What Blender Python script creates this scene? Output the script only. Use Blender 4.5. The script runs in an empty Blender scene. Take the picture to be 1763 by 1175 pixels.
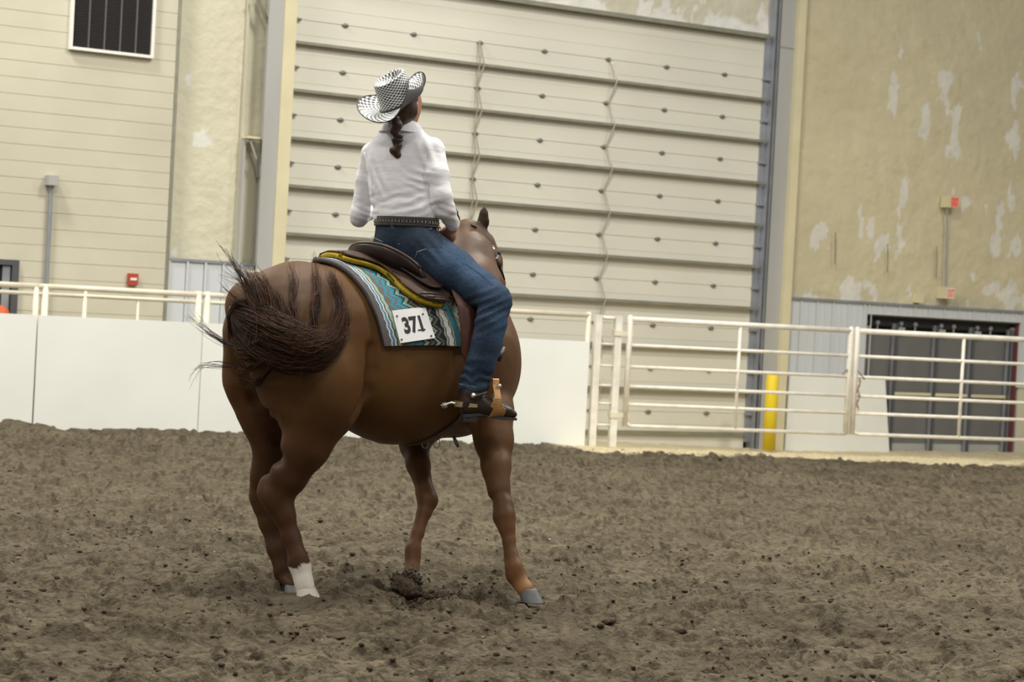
import bpy, bmesh, math, random
import numpy as np
from mathutils import Vector, Matrix
random.seed(7); rng = np.random.default_rng(7)
S = bpy.context.scene
COL = S.collection
pi = math.pi

# ------------------------------------------------------------------ camera
F = 3600.0; CX, CY = 881.5, 587.5
ROLL = math.radians(3.0); PITCH = math.atan(52.4/F)
CAM = np.array([0, 0, 1.4])
_r0 = np.array([1., 0, 0]); _u0 = np.array([0, math.sin(PITCH), math.cos(PITCH)]); FWD = np.array([0, math.cos(PITCH), -math.sin(PITCH)])
RIGHT = math.cos(ROLL)*_r0 + math.sin(ROLL)*_u0
UP = -math.sin(ROLL)*_r0 + math.cos(ROLL)*_u0
cd = bpy.data.cameras.new('camera'); cam = bpy.data.objects.new('camera', cd); COL.objects.link(cam)
cd.sensor_width = 36; cd.lens = F/1763*36; cd.clip_end = 200
M = Matrix.Identity(4)
for i in range(3):
    M[i][0] = RIGHT[i]; M[i][1] = UP[i]; M[i][2] = -FWD[i]; M[i][3] = CAM[i]
cam.matrix_world = M
cd.dof.use_dof = True; cd.dof.focus_distance = 10.1; cd.dof.aperture_fstop = 4.5
S.camera = cam

# ------------------------------------------------------------------ world, lamps, exposure
w = bpy.data.worlds.new('world'); S.world = w; w.use_nodes = True
bg = w.node_tree.nodes['Background']; bg.inputs[0].default_value = (0.96, 0.95, 0.97, 1); bg.inputs[1].default_value = 0.27
S.view_settings.view_transform = 'Standard'; S.view_settings.look = 'None'
S.view_settings.exposure = 0.0; S.view_settings.gamma = 1; S.view_settings.use_curve_mapping = False

def area(loc, power, size, target=None, col=(1, .96, .86)):
    l = bpy.data.lights.new('arena_lamp', 'AREA'); l.energy = power; l.size = size; l.shape = 'SQUARE'; l.color = col
    o = bpy.data.objects.new('arena_lamp', l); COL.objects.link(o); o.location = loc
    d = (Vector(target) - Vector(loc)) if target else Vector((0, 0, -1))
    o.rotation_euler = d.to_track_quat('-Z', 'Y').to_euler()
for x in (-9, -1, 7):
    for y in (3, 11, 17.5):
        area((x+(y-11)*.35, y, 9.5), {3: 300, 11: 560}.get(y, 640), 1.3)

# ------------------------------------------------------------------ helpers
def ray(px, py):
    return FWD + (px-CX)/F*RIGHT - (py-CY)/F*UP
def P(px, py, Y):
    d = ray(px, py); return CAM + d*(Y/d[1])
def G(px, py, z=0.0):
    d = ray(px, py); return CAM + d*((z-CAM[2])/d[2])

def mat(name, col, rough=.6, metal=0., noise=None, bump=None, sheen=0., spec=.5, attr=None, coat=0., sub=0.):
    m = bpy.data.materials.new(name); m.use_nodes = True
    nt = m.node_tree; b = nt.nodes['Principled BSDF']
    b.inputs['Base Color'].default_value = (*col, 1); b.inputs['Roughness'].default_value = rough
    b.inputs['Metallic'].default_value = metal; b.inputs['Specular IOR Level'].default_value = spec
    b.inputs['Sheen Weight'].default_value = sheen; b.inputs['Coat Weight'].default_value = coat
    if sub: b.inputs['Subsurface Weight'].default_value = sub; b.inputs['Subsurface Radius'].default_value = (.01, .004, .002)
    tc = nt.nodes.new('ShaderNodeTexCoord')
    src = None
    if attr:
        a = nt.nodes.new('ShaderNodeAttribute'); a.attribute_name = attr; src = a.outputs['Color']
    if noise:                      # (scale, amount, detail, stretch)
        sc, am, det, st = noise
        mp = nt.nodes.new('ShaderNodeMapping'); mp.inputs['Scale'].default_value = st
        n = nt.nodes.new('ShaderNodeTexNoise'); n.inputs['Scale'].default_value = sc; n.inputs['Detail'].default_value = det
        nt.links.new(tc.outputs['Object'], mp.inputs[0]); nt.links.new(mp.outputs[0], n.inputs[0])
        r = nt.nodes.new('ShaderNodeMapRange'); r.inputs['From Min'].default_value = .3; r.inputs['From Max'].default_value = .7
        r.inputs['To Min'].default_value = 1-am; r.inputs['To Max'].default_value = 1+am
        nt.links.new(n.outputs['Fac'], r.inputs['Value'])
        v = nt.nodes.new('ShaderNodeVectorMath'); v.operation = 'SCALE'
        if src: nt.links.new(src, v.inputs[0])
        else: v.inputs[0].default_value = col
        nt.links.new(r.outputs[0], v.inputs['Scale']); src = v.outputs[0]
    if src: nt.links.new(src, b.inputs['Base Color'])
    if bump:                       # (scale, strength, distance, stretch)
        sc, stg, dist, st = bump
        mp = nt.nodes.new('ShaderNodeMapping'); mp.inputs['Scale'].default_value = st
        n = nt.nodes.new('ShaderNodeTexNoise'); n.inputs['Scale'].default_value = sc; n.inputs['Detail'].default_value = 4
        bp = nt.nodes.new('ShaderNodeBump'); bp.inputs['Strength'].default_value = stg; bp.inputs['Distance'].default_value = dist
        nt.links.new(tc.outputs['Object'], mp.inputs[0]); nt.links.new(mp.outputs[0], n.inputs[0])
        nt.links.new(n.outputs['Fac'], bp.inputs['Height']); nt.links.new(bp.outputs[0], b.inputs['Normal'])
    return m
U3 = (1, 1, 1)
ORG = {}
def tag(o, label=None, cat=None, group=None, kind=None):
    if label: o['label'] = label
    if cat: o['category'] = cat
    if group: o['group'] = group
    if kind: o['kind'] = kind
    return o
def empty(name, loc, label=None, cat=None, group=None, kind=None):
    o = bpy.data.objects.new(name, None); COL.objects.link(o); o.location = loc; o.empty_display_size = .1
    ORG[o.name] = np.array(loc, float); tag(o, label, cat, group, kind); return o
def link(me, name, m, parent=None, org=None, smooth=False):
    """me vertices are already relative to org"""
    o = bpy.data.objects.new(name, me); COL.objects.link(o)
    if m is not None and not me.materials: me.materials.append(m)
    if parent is not None:
        o.parent = parent; o.location = np.array(org) - ORG[parent.name]
    else: o.location = org
    ORG[o.name] = np.array(org, float)
    if smooth: me.polygons.foreach_set('use_smooth', [True]*len(me.polygons))
    return o
def mobj(name, V, Fc, m, parent=None, org=None, smooth=False, col=None):
    V = np.asarray(V, float)
    if org is None:
        org = ORG[parent.name] if parent is not None else np.array([V[:, 0].mean(), V[:, 1].mean(), V[:, 2].min()])
    me = bpy.data.meshes.new(name); me.from_pydata((V-org).tolist(), [], [tuple(int(i) for i in f) for f in Fc]) if not isinstance(Fc, np.ndarray) else quick(me, V-org, Fc)
    me.validate(); me.update()
    if col is not None:
        a = me.color_attributes.new('col', 'FLOAT_COLOR', 'POINT')
        c = np.ones((len(V), 4), np.float32); c[:, :3] = col; a.data.foreach_set('color', c.ravel())
    return link(me, name, m, parent, org, smooth)
def quick(me, V, Fc):
    n, k = Fc.shape
    me.vertices.add(len(V)); me.vertices.foreach_set('co', V.astype(np.float32).ravel())
    me.loops.add(n*k); me.loops.foreach_set('vertex_index', Fc.astype(np.int32).ravel())
    me.polygons.add(n); me.polygons.foreach_set('loop_start', np.arange(0, n*k, k, dtype=np.int32)); me.polygons.foreach_set('loop_total', np.full(n, k, np.int32))
    me.update(calc_edges=True)
class MB:
    def __init__(s): s.V = []; s.F = []
    def add(s, V, Fc):
        n = len(s.V); s.V += [list(map(float, v)) for v in V]; s.F += [tuple(i+n for i in f) for f in Fc]; return s
    def hexa(s, c):
        return s.add(c, [(0, 3, 2, 1), (4, 5, 6, 7), (0, 1, 5, 4), (1, 2, 6, 5), (2, 3, 7, 6), (3, 0, 4, 7)])
    def tube(s, pts, r, n=8, cap=True, flat=None):
        pts = [np.array(p, float) for p in pts]; rr = r if hasattr(r, '__len__') else [r]*len(pts)
        V = []; prev = None
        for i, p in enumerate(pts):
            t = pts[min(i+1, len(pts)-1)] - pts[max(i-1, 0)]; t = t/(np.linalg.norm(t)+1e-12)
            if prev is None:
                a = np.array([0, 0, 1.]) if abs(t[2]) < .9 else np.array([1., 0, 0])
                x = np.cross(t, a)
            else: x = prev - t*np.dot(prev, t)
            x /= np.linalg.norm(x)+1e-12; prev = x; y = np.cross(t, x)
            for j in range(n):
                an = 2*pi*j/n
                V.append(p + rr[i]*(math.cos(an)*x + math.sin(an)*y))
        Fc = [(i*n+j, i*n+(j+1) % n, (i+1)*n+(j+1) % n, (i+1)*n+j) for i in range(len(pts)-1) for j in range(n)]
        if cap: Fc += [tuple(range(n-1, -1, -1)), tuple((len(pts)-1)*n+j for j in range(n))]
        return s.add(V, Fc)
    def ball(s, c, r, n=10, m=6, sc=(1, 1, 1), ax=None):
        V = []; Fc = []; ax = np.eye(3) if ax is None else ax
        for i in range(m+1):
            th = pi*i/m
            for j in range(n):
                ph = 2*pi*j/n
                q = np.array([math.sin(th)*math.cos(ph)*sc[0], math.sin(th)*math.sin(ph)*sc[1], math.cos(th)*sc[2]])*r
                V.append(np.array(c)+ax.T@q)
        for i in range(m):
            for j in range(n): Fc.append((i*n+j, (i+1)*n+j, (i+1)*n+(j+1) % n, i*n+(j+1) % n))
        return s.add(V, Fc)
    def build(s, name, m, parent=None, org=None, smooth=False):
        return mobj(name, s.V, s.F, m, parent, org, smooth)
def grid_faces(nu, nv, closed=False):
    i = np.arange(nu-1)[:, None]; j = np.arange(nv if closed else nv-1)[None, :]
    a = i*nv+j; b = i*nv+(j+1) % nv
    return np.stack([a, b, b+nv, a+nv], -1).reshape(-1, 4)
def vnoise(x, y, seed=0):
    r = np.random.default_rng(seed).random((256, 256))
    xi = np.floor(x).astype(int); yi = np.floor(y).astype(int); fx = x-xi; fy = y-yi
    fx = fx*fx*(3-2*fx); fy = fy*fy*(3-2*fy)
    g = lambda a, b: r[a & 255, b & 255]
    return (g(xi, yi)*(1-fx)+g(xi+1, yi)*fx)*(1-fy) + (g(xi, yi+1)*(1-fx)+g(xi+1, yi+1)*fx)*fy
def fbm(x, y, o=4, seed=0):
    s = 0; a = 1; t = 0
    for k in range(o): s = s+a*vnoise(x*2**k+17.3*k, y*2**k+5.1*k, seed+k); t += a; a *= .5
    return s/t
def sst(a, b, x): t = np.clip((x-a)/(b-a), 0, 1); return t*t*(3-2*t)

# ------------------------------------------------------------------ signed-distance modelling of soft bodies
def cone(a, b, ra, rb, k=.03, frame=None, scale=None, neg=False):
    return dict(a=np.array(a, float), b=np.array(b, float), ra=ra, rb=rb, k=k,
                M=None if frame is None else np.array(frame)/np.array(scale)[:, None], s=1. if scale is None else min(scale), mx=1. if scale is None else max(scale), neg=neg)
def prim_d(p, c):
    ba = c['b']-c['a']; q = p-c['a']
    if c['M'] is not None: q = q@c['M'].T; ba = c['M']@ba
    L = float(ba@ba)
    if L < 1e-10: return (np.sqrt((q*q).sum(-1))-c['ra'])*c['s']
    t = np.clip((q@ba)/L, 0, 1)
    d = q-t[..., None]*ba
    return (np.sqrt((d*d).sum(-1))-(c['ra']+t*(c['rb']-c['ra'])))*c['s']
def comb(f, d, c):
    k = c['k']
    if c['neg']:
        h = np.clip(.5-.5*(f+d)/k, 0, 1); return f*(1-h)+(-d)*h+k*h*(1-h)
    h = np.clip(.5+.5*(d-f)/k, 0, 1); return d*(1-h)+f*h-k*h*(1-h)
def sdf(p, prims):
    f = np.full(p.shape[:-1], 1.)
    for c in prims: f = comb(f, prim_d(p, c), c)
    return f
def mesh_sdf(prims, h, mod=None):
    lo = np.min([np.minimum(c['a'], c['b'])-max(c['ra'], c['rb'])*c['mx'] for c in prims if not c['neg']], 0)-4*h-.02
    hi = np.max([np.maximum(c['a'], c['b'])+max(c['ra'], c['rb'])*c['mx'] for c in prims if not c['neg']], 0)+4*h+.02
    n = np.ceil((hi-lo)/h).astype(int)+1
    ax = [lo[i]+h*np.arange(n[i]) for i in range(3)]
    Fd = np.full(tuple(n), 1., np.float32)
    for c in prims:
        pad = max(c['ra'], c['rb'])*c['mx']+c['k']*c['mx']/c['s']+3*h
        l = np.minimum(c['a'], c['b'])-pad; u = np.maximum(c['a'], c['b'])+pad
        i0 = np.clip(np.floor((l-lo)/h).astype(int), 0, n); i1 = np.clip(np.ceil((u-lo)/h).astype(int)+1, 0, n)
        if (i1 <= i0).any(): continue
        sl = tuple(slice(i0[i], i1[i]) for i in range(3))
        X = np.stack(np.meshgrid(ax[0][sl[0]], ax[1][sl[1]], ax[2][sl[2]], indexing='ij'), -1)
        Fd[sl] = comb(Fd[sl], prim_d(X, c), c)
    if mod:
        m_ = np.abs(Fd) < .06; idx = np.argwhere(m_); Fd[m_] += mod(lo+h*idx)
    s = Fd < 0
    cs = s[:-1, :-1, :-1].astype(np.int8)
    for dx in (0, 1):
        for dy in (0, 1):
            for dz in (0, 1):
                if dx+dy+dz: cs = cs+s[dx:n[0]-1+dx, dy:n[1]-1+dy, dz:n[2]-1+dz]
    act = (cs > 0) & (cs < 8); ids = np.argwhere(act)
    vid = np.full(act.shape, -1, int); vid[act] = np.arange(len(ids))
    acc = np.zeros((len(ids), 3)); cnt = np.zeros(len(ids))
    cor = [(x, y, z) for x in (0, 1) for y in (0, 1) for z in (0, 1)]
    for a in cor:
        for axis in range(3):
            if a[axis]: continue
            b = list(a); b[axis] = 1
            fa = Fd[ids[:, 0]+a[0], ids[:, 1]+a[1], ids[:, 2]+a[2]]; fb = Fd[ids[:, 0]+b[0], ids[:, 1]+b[1], ids[:, 2]+b[2]]
            x = (fa < 0) != (fb < 0); t = np.where(x, fa/(fa-fb+1e-20), 0)
            p = np.tile(np.array(a, float), (len(ids), 1)); p[:, axis] = t
            acc += p*x[:, None]; cnt += x
    V = lo+h*(ids+acc/cnt[:, None])
    Q = []
    for axis in range(3):
        o1, o2 = [(1, 2), (2, 0), (0, 1)][axis]
        A = [slice(None)]*3; B = [slice(None)]*3; A[axis] = slice(0, -1); B[axis] = slice(1, None)
        x = s[tuple(A)] != s[tuple(B)]; e = np.argwhere(x)
        e = e[(e[:, o1] > 0) & (e[:, o2] > 0) & (e[:, o1] < n[o1]-1) & (e[:, o2] < n[o2]-1)]
        ins = s[e[:, 0], e[:, 1], e[:, 2]]
        def v(d1, d2):
            q = e.copy(); q[:, o1] -= d1; q[:, o2] -= d2; return vid[q[:, 0], q[:, 1], q[:, 2]]
        q = np.stack([v(1, 1), v(0, 1), v(0, 0), v(1, 0)], -1)
        q[~ins] = q[~ins][:, ::-1]; Q.append(q)
    Q = np.concatenate(Q); Q = Q[(Q >= 0).all(1)]
    return V, Q
def chain(pts, k=.03, frame=None, scale=None):
    """pts: (px,py,Y,r_px)"""
    W = [(P(a, b, y), r*y/F) for a, b, y, r in pts]
    return [cone(W[i][0], W[i+1][0], W[i][1], W[i+1][1], k, frame, scale) for i in range(len(W)-1)]
def hit(px, py, prims, y0=8.8, y1=12.5):
    """first body surface point along the sight ray"""
    px = np.atleast_1d(np.array(px, float)); py = np.atleast_1d(np.array(py, float))
    D = FWD[None]+((px-CX)/F)[:, None]*RIGHT-((py-CY)/F)[:, None]*UP
    ys = np.linspace(y0, y1, 370); X = CAM+D[:, None]*(ys[None, :, None]/D[:, None, 1:2])
    f = sdf(X, prims) < 0; k = np.where(f.any(1), f.argmax(1), 0)
    return X[np.arange(len(px)), k], f.any(1)

# ------------------------------------------------------------------ materials
m_block = mat('painted_block', (.56, .53, .425), .85, noise=(1.1, .07, 3, U3), bump=(60, .25, .004, U3))
m_joint = mat('block_joint', (.50, .465, .35), .9)
m_door = mat('door_skin', (.68, .66, .575), .55, noise=(.6, .05, 2, U3), bump=(30, .15, .003, (1, 1, 12)))
m_strut = mat('galvanised_strut', (.26, .255, .20), .5, .3, noise=(8, .1, 2, U3))
m_gal = mat('galvanised_steel', (.36, .38, .42), .42, .55, noise=(5, .12, 3, U3))
m_dark = mat('dark_steel', (.10, .105, .12), .5, .4)
m_hinge = mat('hinge_steel', (.19, .20, .18), .5, .5)
m_colg = mat('primed_column', (.40, .40, .385), .6, noise=(1.5, .1, 3, (1, 1, .3)))
m_cream = mat('cream_trim', (.66, .60, .40), .5, noise=(3, .05, 2, U3))
m_foam = mat('spray_foam', (.5, .46, .32), .85, attr='col', bump=(9, .5, .03, U3))
m_ribm = mat('white_metal_liner', (.60, .63, .66), .45, noise=(1, .04, 2, U3))
m_board = mat('kick_board', (.83, .845, .81), .5, noise=(.9, .05, 4, U3))
m_rail = mat('cream_pipe', (.75, .70, .56), .42, noise=(6, .1, 4, U3))
m_gate = mat('white_pipe', (.82, .78, .70), .4, noise=(9, .12, 4, U3))
m_rust = mat('rusty_chain', (.22, .15, .09), .8)
m_yel = mat('yellow_paint', (.80, .60, .02), .45)
m_bay = mat('bay_curtain', (.155, .155, .155), .6, noise=(2, .1, 3, (1, 1, .4)))
m_black = mat('black_void', (.018, .018, .02), .8)
m_louv = mat('louvre_black', (.05, .045, .045), .5)
m_louvf = mat('louvre_mullion', (.085, .08, .08), .5)
m_white = mat('white_paint', (.82, .80, .76), .5)
m_red = mat('red_box', (.42, .06, .035), .5)
m_redt = mat('exit_red', (.9, .10, .07), .5)
m_exitf = mat('exit_face', (.85, .70, .62), .5)
m_orange = mat('orange_plastic', (.7, .12, .03), .5)
m_dirt = mat('arena_dirt', (.2, .16, .11), .95, spec=.15, attr='col', noise=(28, .30, 6, (1, 1, 1)), bump=(55, .9, .02, U3))
m_clod = mat('dirt_clod', (.085, .064, .045), .95, spec=.15, noise=(60, .3, 4, U3))
m_pebble = mat('pale_chip', (.55, .5, .42), .8)
m_coat = mat('horse_coat', (.2, .09, .04), .54, spec=.27, sheen=.0, attr='col', noise=(3.2, .16, 4, U3), bump=(150, .25, .002, (1, 1, .35)))
m_hair = mat('tail_hair', (.032, .016, .010), .55, spec=.25, attr='col')
m_hoof = mat('hoof_horn', (.13, .135, .14), .55, noise=(30, .15, 3, U3))
m_shirt = mat('white_shirt', (.86, .85, .90), .75, sheen=.1, bump=(14, .35, .012, (1, 1, 2.2)))
m_denim = mat('blue_denim', (.055, .105, .20), .9, spec=.2, attr='col', noise=(90, .22, 4, U3), bump=(16, .4, .012, (1, 1, 1.5)))
m_skin = mat('skin', (.50, .25, .17), .5, sub=.1)
m_hairb = mat('brown_hair', (.05, .022, .013), .42, noise=(50, .4, 3, (1, 1, .2)), bump=(120, .7, .004, (1, 1, .25)))
m_leather = mat('saddle_leather', (.024, .011, .008), .38, spec=.4, noise=(18, .2, 3, U3), bump=(60, .2, .003, U3))
m_leather2 = mat('worn_leather', (.075, .045, .035), .40, noise=(25, .2, 3, U3), bump=(70, .25, .003, U3))
m_fender = mat('fender_leather', (.085, .026, .014), .45, noise=(10, .2, 3, U3))
m_fleece = mat('gold_fleece', (.42, .28, .01), .9, bump=(220, .8, .006, U3), noise=(90, .25, 2, U3))
m_tan = mat('tan_rawhide', (.50, .27, .10), .4, noise=(14, .25, 3, U3))
m_boot = mat('boot_leather', (.032, .016, .011), .4, noise=(18, .3, 3, U3))
m_sole = mat('boot_sole', (.045, .042, .045), .6)
m_silver = mat('silver', (.75, .72, .66), .28, .9, bump=(180, .4, .002, U3))
m_brass = mat('engraved_brass', (.62, .50, .30), .35, .75, bump=(150, .6, .003, U3))
m_belt = mat('belt_leather', (.025, .022, .02), .5)
m_pad = mat('woven_wool', (.3, .3, .3), .95, attr='col', bump=(220, .6, .004, U3))
m_card = mat('card_paper', (.97, .97, .97), .6)
m_ink = mat('black_ink', (.022, .022, .028), .6)
m_bridle = mat('bridle_leather', (.04, .022, .015), .45)
m_hatb = mat('hat_band', (.05, .045, .045), .6)
m_under = mat('hat_under', (.11, .105, .115), .6)
m_hat = mat('hat_weave', (.8, .8, .78), .5, attr='col')
m_girth = mat('girth_web', (.10, .075, .055), .7, noise=(40, .2, 2, U3))

# ================================================================== SETTING
# ---- fence line and wall line on the ground plan
def fence_Z(px): return 5040./(246-px*20/1012.)
FA = P(0, 735, fence_Z(0)); FB = P(1763, 790, fence_Z(1763))
FA[2] = FB[2] = 0; FD = (FB-FA)/np.linalg.norm(FB-FA); FN = np.array([FD[1], -FD[0], 0])      # towards the arena
def f_at(px, py=None):
    """point on the fence plane under pixel -> (u, z)"""
    d = ray(px, 600 if py is None else py); t = ((FA-CAM)@FN)/(d@FN); p = CAM+d*t
    return float((p-FA)@FD), float(p[2])
def fp(u, z, n=0.): return FA+FD*u+FN*n+np.array([0, 0, z])
WA = P(500, 600, 22.7); WB = P(1300, 600, 26.0); WA[2] = WB[2] = 0
WD = (WB-WA)/np.linalg.norm(WB-WA); WN = np.array([WD[1], -WD[0], 0])
def w_at(px, py, n=0.):
    d = ray(px, py); t = ((WA+WN*n-CAM)@WN)/(d@WN); p = CAM+d*t
    return float((p-WA)@WD), float(p[2])
def wp(u, z, n=0.): return WA+WD*u+WN*n+np.array([0, 0, z])
def wbox(mb, u0, u1, z0, z1, n0, n1):
    return mb.hexa([wp(u0, z0, n0), wp(u1, z0, n0), wp(u1, z0, n1), wp(u0, z0, n1), wp(u0, z1, n0), wp(u1, z1, n0), wp(u1, z1, n1), wp(u0, z1, n1)])
def fbox(mb, u0, u1, z0, z1, n0, n1):
    return mb.hexa([fp(u0, z0, n0), fp(u1, z0, n0), fp(u1, z0, n1), fp(u0, z0, n1), fp(u0, z1, n0), fp(u1, z1, n0), fp(u1, z1, n1), fp(u0, z1, n1)])

# ---- floor
ys = [1.0]
while ys[-1] < 34:
    y = ys[-1]; ys.append(y + (.06 if y < 7 else max(.011, y*y/5040*1.15) if y < 23 else .25))
ys = np.array(ys); xs = np.concatenate([np.linspace(-14, -5.6, 50)[:-1], np.arange(-5.6, 6.6, .0135), np.linspace(6.6, 15, 50)])
X, Y = np.meshgrid(xs, ys, indexing='ij')
rel = np.stack([X-FA[0], Y-FA[1]], -1); fn = rel@FN[:2]; fu = rel@FD[:2]           # fn>0: inside the arena
hgt = (fbm(X*.55, Y*.8, 3, 1)-.5)*.07 + (fbm(X*2.6, Y*3.2, 4, 5)-.5)*.05
n1 = fbm(X*9, Y*9, 4, 11); n2 = fbm(X*22, Y*22, 3, 21)
hgt = hgt + (n1-.5)*.046 + (n2-.5)*.024 + sst(.60, .74, n1)*.026 - sst(.60, .68, fbm(X*5, Y*6.5, 3, 31))*.040
ins = sst(-.05, .25, fn)
bank = np.exp(-np.clip(fn, 0, 9)/.16)*.05*(fbm(fu*3, fn*0, 4, 77)) + np.exp(-((fu-f_at(30)[0])/.25)**2)*np.exp(-np.clip(fn, 0, 9)/.35)*.05
right = sst(f_at(930)[0], f_at(1000)[0], fu)
drop = -.09-.08*sst(f_at(1000)[0], f_at(1640)[0], fu)*sst(0, -2.5, fn) 
hgt = np.where(fn > -.03, hgt*ins*(1-.75*right*(1-sst(.2, 1.2, fn)))+bank*(1-right*.8), 0) + np.where(fn < 0, drop+hgt*.25, 0)
hz = lambda px, py: G(px, py)
for (px, py, dep, rad) in [(505, 1040, .03, .16), (705, 1030, .035, .15), (915, 1045, .025, .13), (245, 1100, -.03, .10), (1030, 1085, -.03, .18), (985, 1120, .03, .16)]:
    c = hz(px, py); hgt -= dep*np.exp(-(((X-c[0])**2+(Y-c[1])**2)/rad**2)**2)
cn = fbm(X*3, Y*4, 4, 41); cs_ = fbm(X*30, Y*34, 3, 51)
base = np.array([.112, .092, .062])*np.ones(X.shape+(1,))
dk = np.array([.052, .042, .028]); lt = np.array([.150, .124, .084])
k = (sst(.50, .72, cn)*.55)[..., None]; base = base*(1-k)+dk*1.25*k
k = (sst(.50, .75, fbm(X*1.1, Y*1.6, 4, 61))*.55)[..., None]; base = base*(1-k)+lt*k
k = (sst(.56, .66, cs_)*.85)[..., None]; base = base*(1-k)+dk*k
sand = np.array([.60, .52, .34])
edge = .95+.4*(fbm(fu*1.5, fn*2, 3, 71)-.5)
k = (right*(1-sst(edge-.15, edge+.12, fn)))[..., None]; k = np.maximum(k, (sst(0, -.1, fn))[..., None]*.9)
base = base*(1-k)+sand*(.85+.3*fbm(X*6, Y*6, 3, 81))[..., None]*k
fl = mobj('floor', np.stack([X, Y, hgt], -1).reshape(-1, 3), grid_faces(len(xs), len(ys))[:, ::-1], m_dirt, org=(0, 0, 0), smooth=True, col=base.reshape(-1, 3))
tag(fl, kind='structure', label='churned brown arena dirt with a pale sand strip by the gates')
def ground(x, y):
    i = min(max(np.searchsorted(xs, x), 0), len(xs)-1); j = min(max(np.searchsorted(ys, y), 0), len(ys)-1); return float(hgt[i, j])
# loose lumps of dirt
ico = None
def clod_mesh(name, seed, m):
    r = np.random.default_rng(seed); bm = bmesh.new(); bmesh.ops.create_icosphere(bm, subdivisions=2, radius=1)
    for v in bm.verts:
        d = 1+.35*(vnoise(np.array(v.co.x*1.7+seed), np.array(v.co.y*1.7+v.co.z*1.3), seed)-.5)*2; v.co *= d; v.co.z *= .62
    me = bpy.data.meshes.new(name); bm.to_mesh(me); bm.free(); me.materials.append(m); return me
cms = [clod_mesh('clod', s, m_clod) for s in range(5)]
base_clod = [(np.array([v.co for v in me.vertices]), [tuple(p.vertices) for p in me.polygons]) for me in cms]
sm = [clod_mesh('c', s, m_clod) for s in range(3)]
mb = MB(); oc = []
for s in range(4):
    bm = bmesh.new(); bmesh.ops.create_icosphere(bm, subdivisions=1, radius=1)
    rr = np.random.default_rng(s)
    for v in bm.verts: v.co *= .75+.5*rr.random()
    oc.append((np.array([v.co[:] for v in bm.verts]), [[l.vert.index for l in f.loops] for f in bm.faces])); bm.free()
def scatter(n, smin, smax, power=3.2):
    V = []; Fc = []; c = 0
    for i in range(n):
        if i % 3 == 0: x, y = rng.uniform(-5.5, 6), rng.uniform(7.2, 22)
        else: y = rng.uniform(7.2, 13); x = rng.uniform(-.28, .28)*y
        if (np.array([x, y])-FA[:2])@FN[:2] < .5: continue
        s = smin+(smax-smin)*rng.random()**power
        v, f = oc[i % 4]; a = rng.random()*6.28; ca, sa = math.cos(a), math.sin(a)
        w_ = v*np.array([s, s*rng.uniform(.5, 1.1), s*rng.uniform(.35, .8)]); w_ = np.stack([w_[:, 0]*ca-w_[:, 1]*sa, w_[:, 0]*sa+w_[:, 1]*ca, w_[:, 2]], -1)
        V.append(w_+np.array([x, y, ground(x, y)+s*.1])); Fc.append(np.array(f)+c); c += len(v)
    return np.concatenate(V), np.concatenate(Fc)
V_, F_ = scatter(6500, .003, .019, 3.4)
tag(mobj('dirt_crumbs', V_, F_, m_clod, org=(0, 0, 0)), 'small dark crumbs of dirt strewn over the arena floor', 'dirt', kind='stuff')
V_, F_ = scatter(130, .003, .008)
tag(mobj('pale_chips', V_, F_, m_pebble, org=(0, 0, 0)), 'tiny pale chips sprinkled over the arena dirt', 'dirt', kind='stuff')
for i, (px, py, s, lab) in enumerate([
    (1161, 1093, .034, 'largest dark round clod of dirt, lying right of centre in the foreground'),
    (1047, 1083, .030, 'dark ragged clod of dirt left of the largest round clod'),
    (580, 1093, .034, 'flat dark clod of dirt in the foreground below the white hind foot'),
    (232, 1088, .040, 'broad dark clod beside a low mound at the lower left'),
    (296, 1146, .030, 'thin dark clod near the bottom edge at the lower left'),
    (852, 1091, .018, 'small brown clod in the foreground between the front feet and the bottom edge'),
    (1302, 1068, .022, 'dark clod on the open dirt at the lower right, alone'),
    (1651, 1078, .026, 'flat dark clod furthest right in the foreground dirt'),
    (927, 912, .022, 'dark clod on the dirt just right of the horse\'s reaching front leg'),
    (652, 905, .026, 'small dark clod on the dirt between hind and front legs')]):
    c = G(px, py+2); me = cms[i % 5]; z = ground(c[0], c[1])
    o = link(me, 'dirt_clod', None, None, (c[0], c[1], z+s*.15)); o.scale = (s*1.4, s, s*(.6 if i in (2, 3, 4, 7) else 1)); o.rotation_euler.z = i*1.3
    tag(o, lab, 'dirt clod', 'loose dirt clods')

# ---- back wall, left: block courses
uL = w_at(-560, 400)[0]-9; uC = w_at(296, 250)[0]; ZT = 6.2; ZB = -.2
bwall = empty('wall_left', wp(uL, ZB, 0), kind='structure')
b = MB(); wbox(b, uL, uC, ZB, ZT, -.25, -.006); b.build('backing', m_joint, bwall)
duR, dzT = w_at(31, 449); duL = duR-1.0
ch = 28*21.5/F; z = w_at(150, 343)[1]
while z > ZB: z -= ch
while z < ZT:
    if z+ch*.5 < dzT:
        for a, c in ((uL, duL), (duR, uC)):
            b = MB(); wbox(b, a, c, z+.002, z+ch-.002, -.006, 0.0); b.build('block_course', m_block, bwall)
    else:
        b = MB(); wbox(b, uL, uC, z+.002, z+ch-.002, -.006, rng.uniform(-.001, .001)); b.build('block_course', m_block, bwall)
    z += ch
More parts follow.
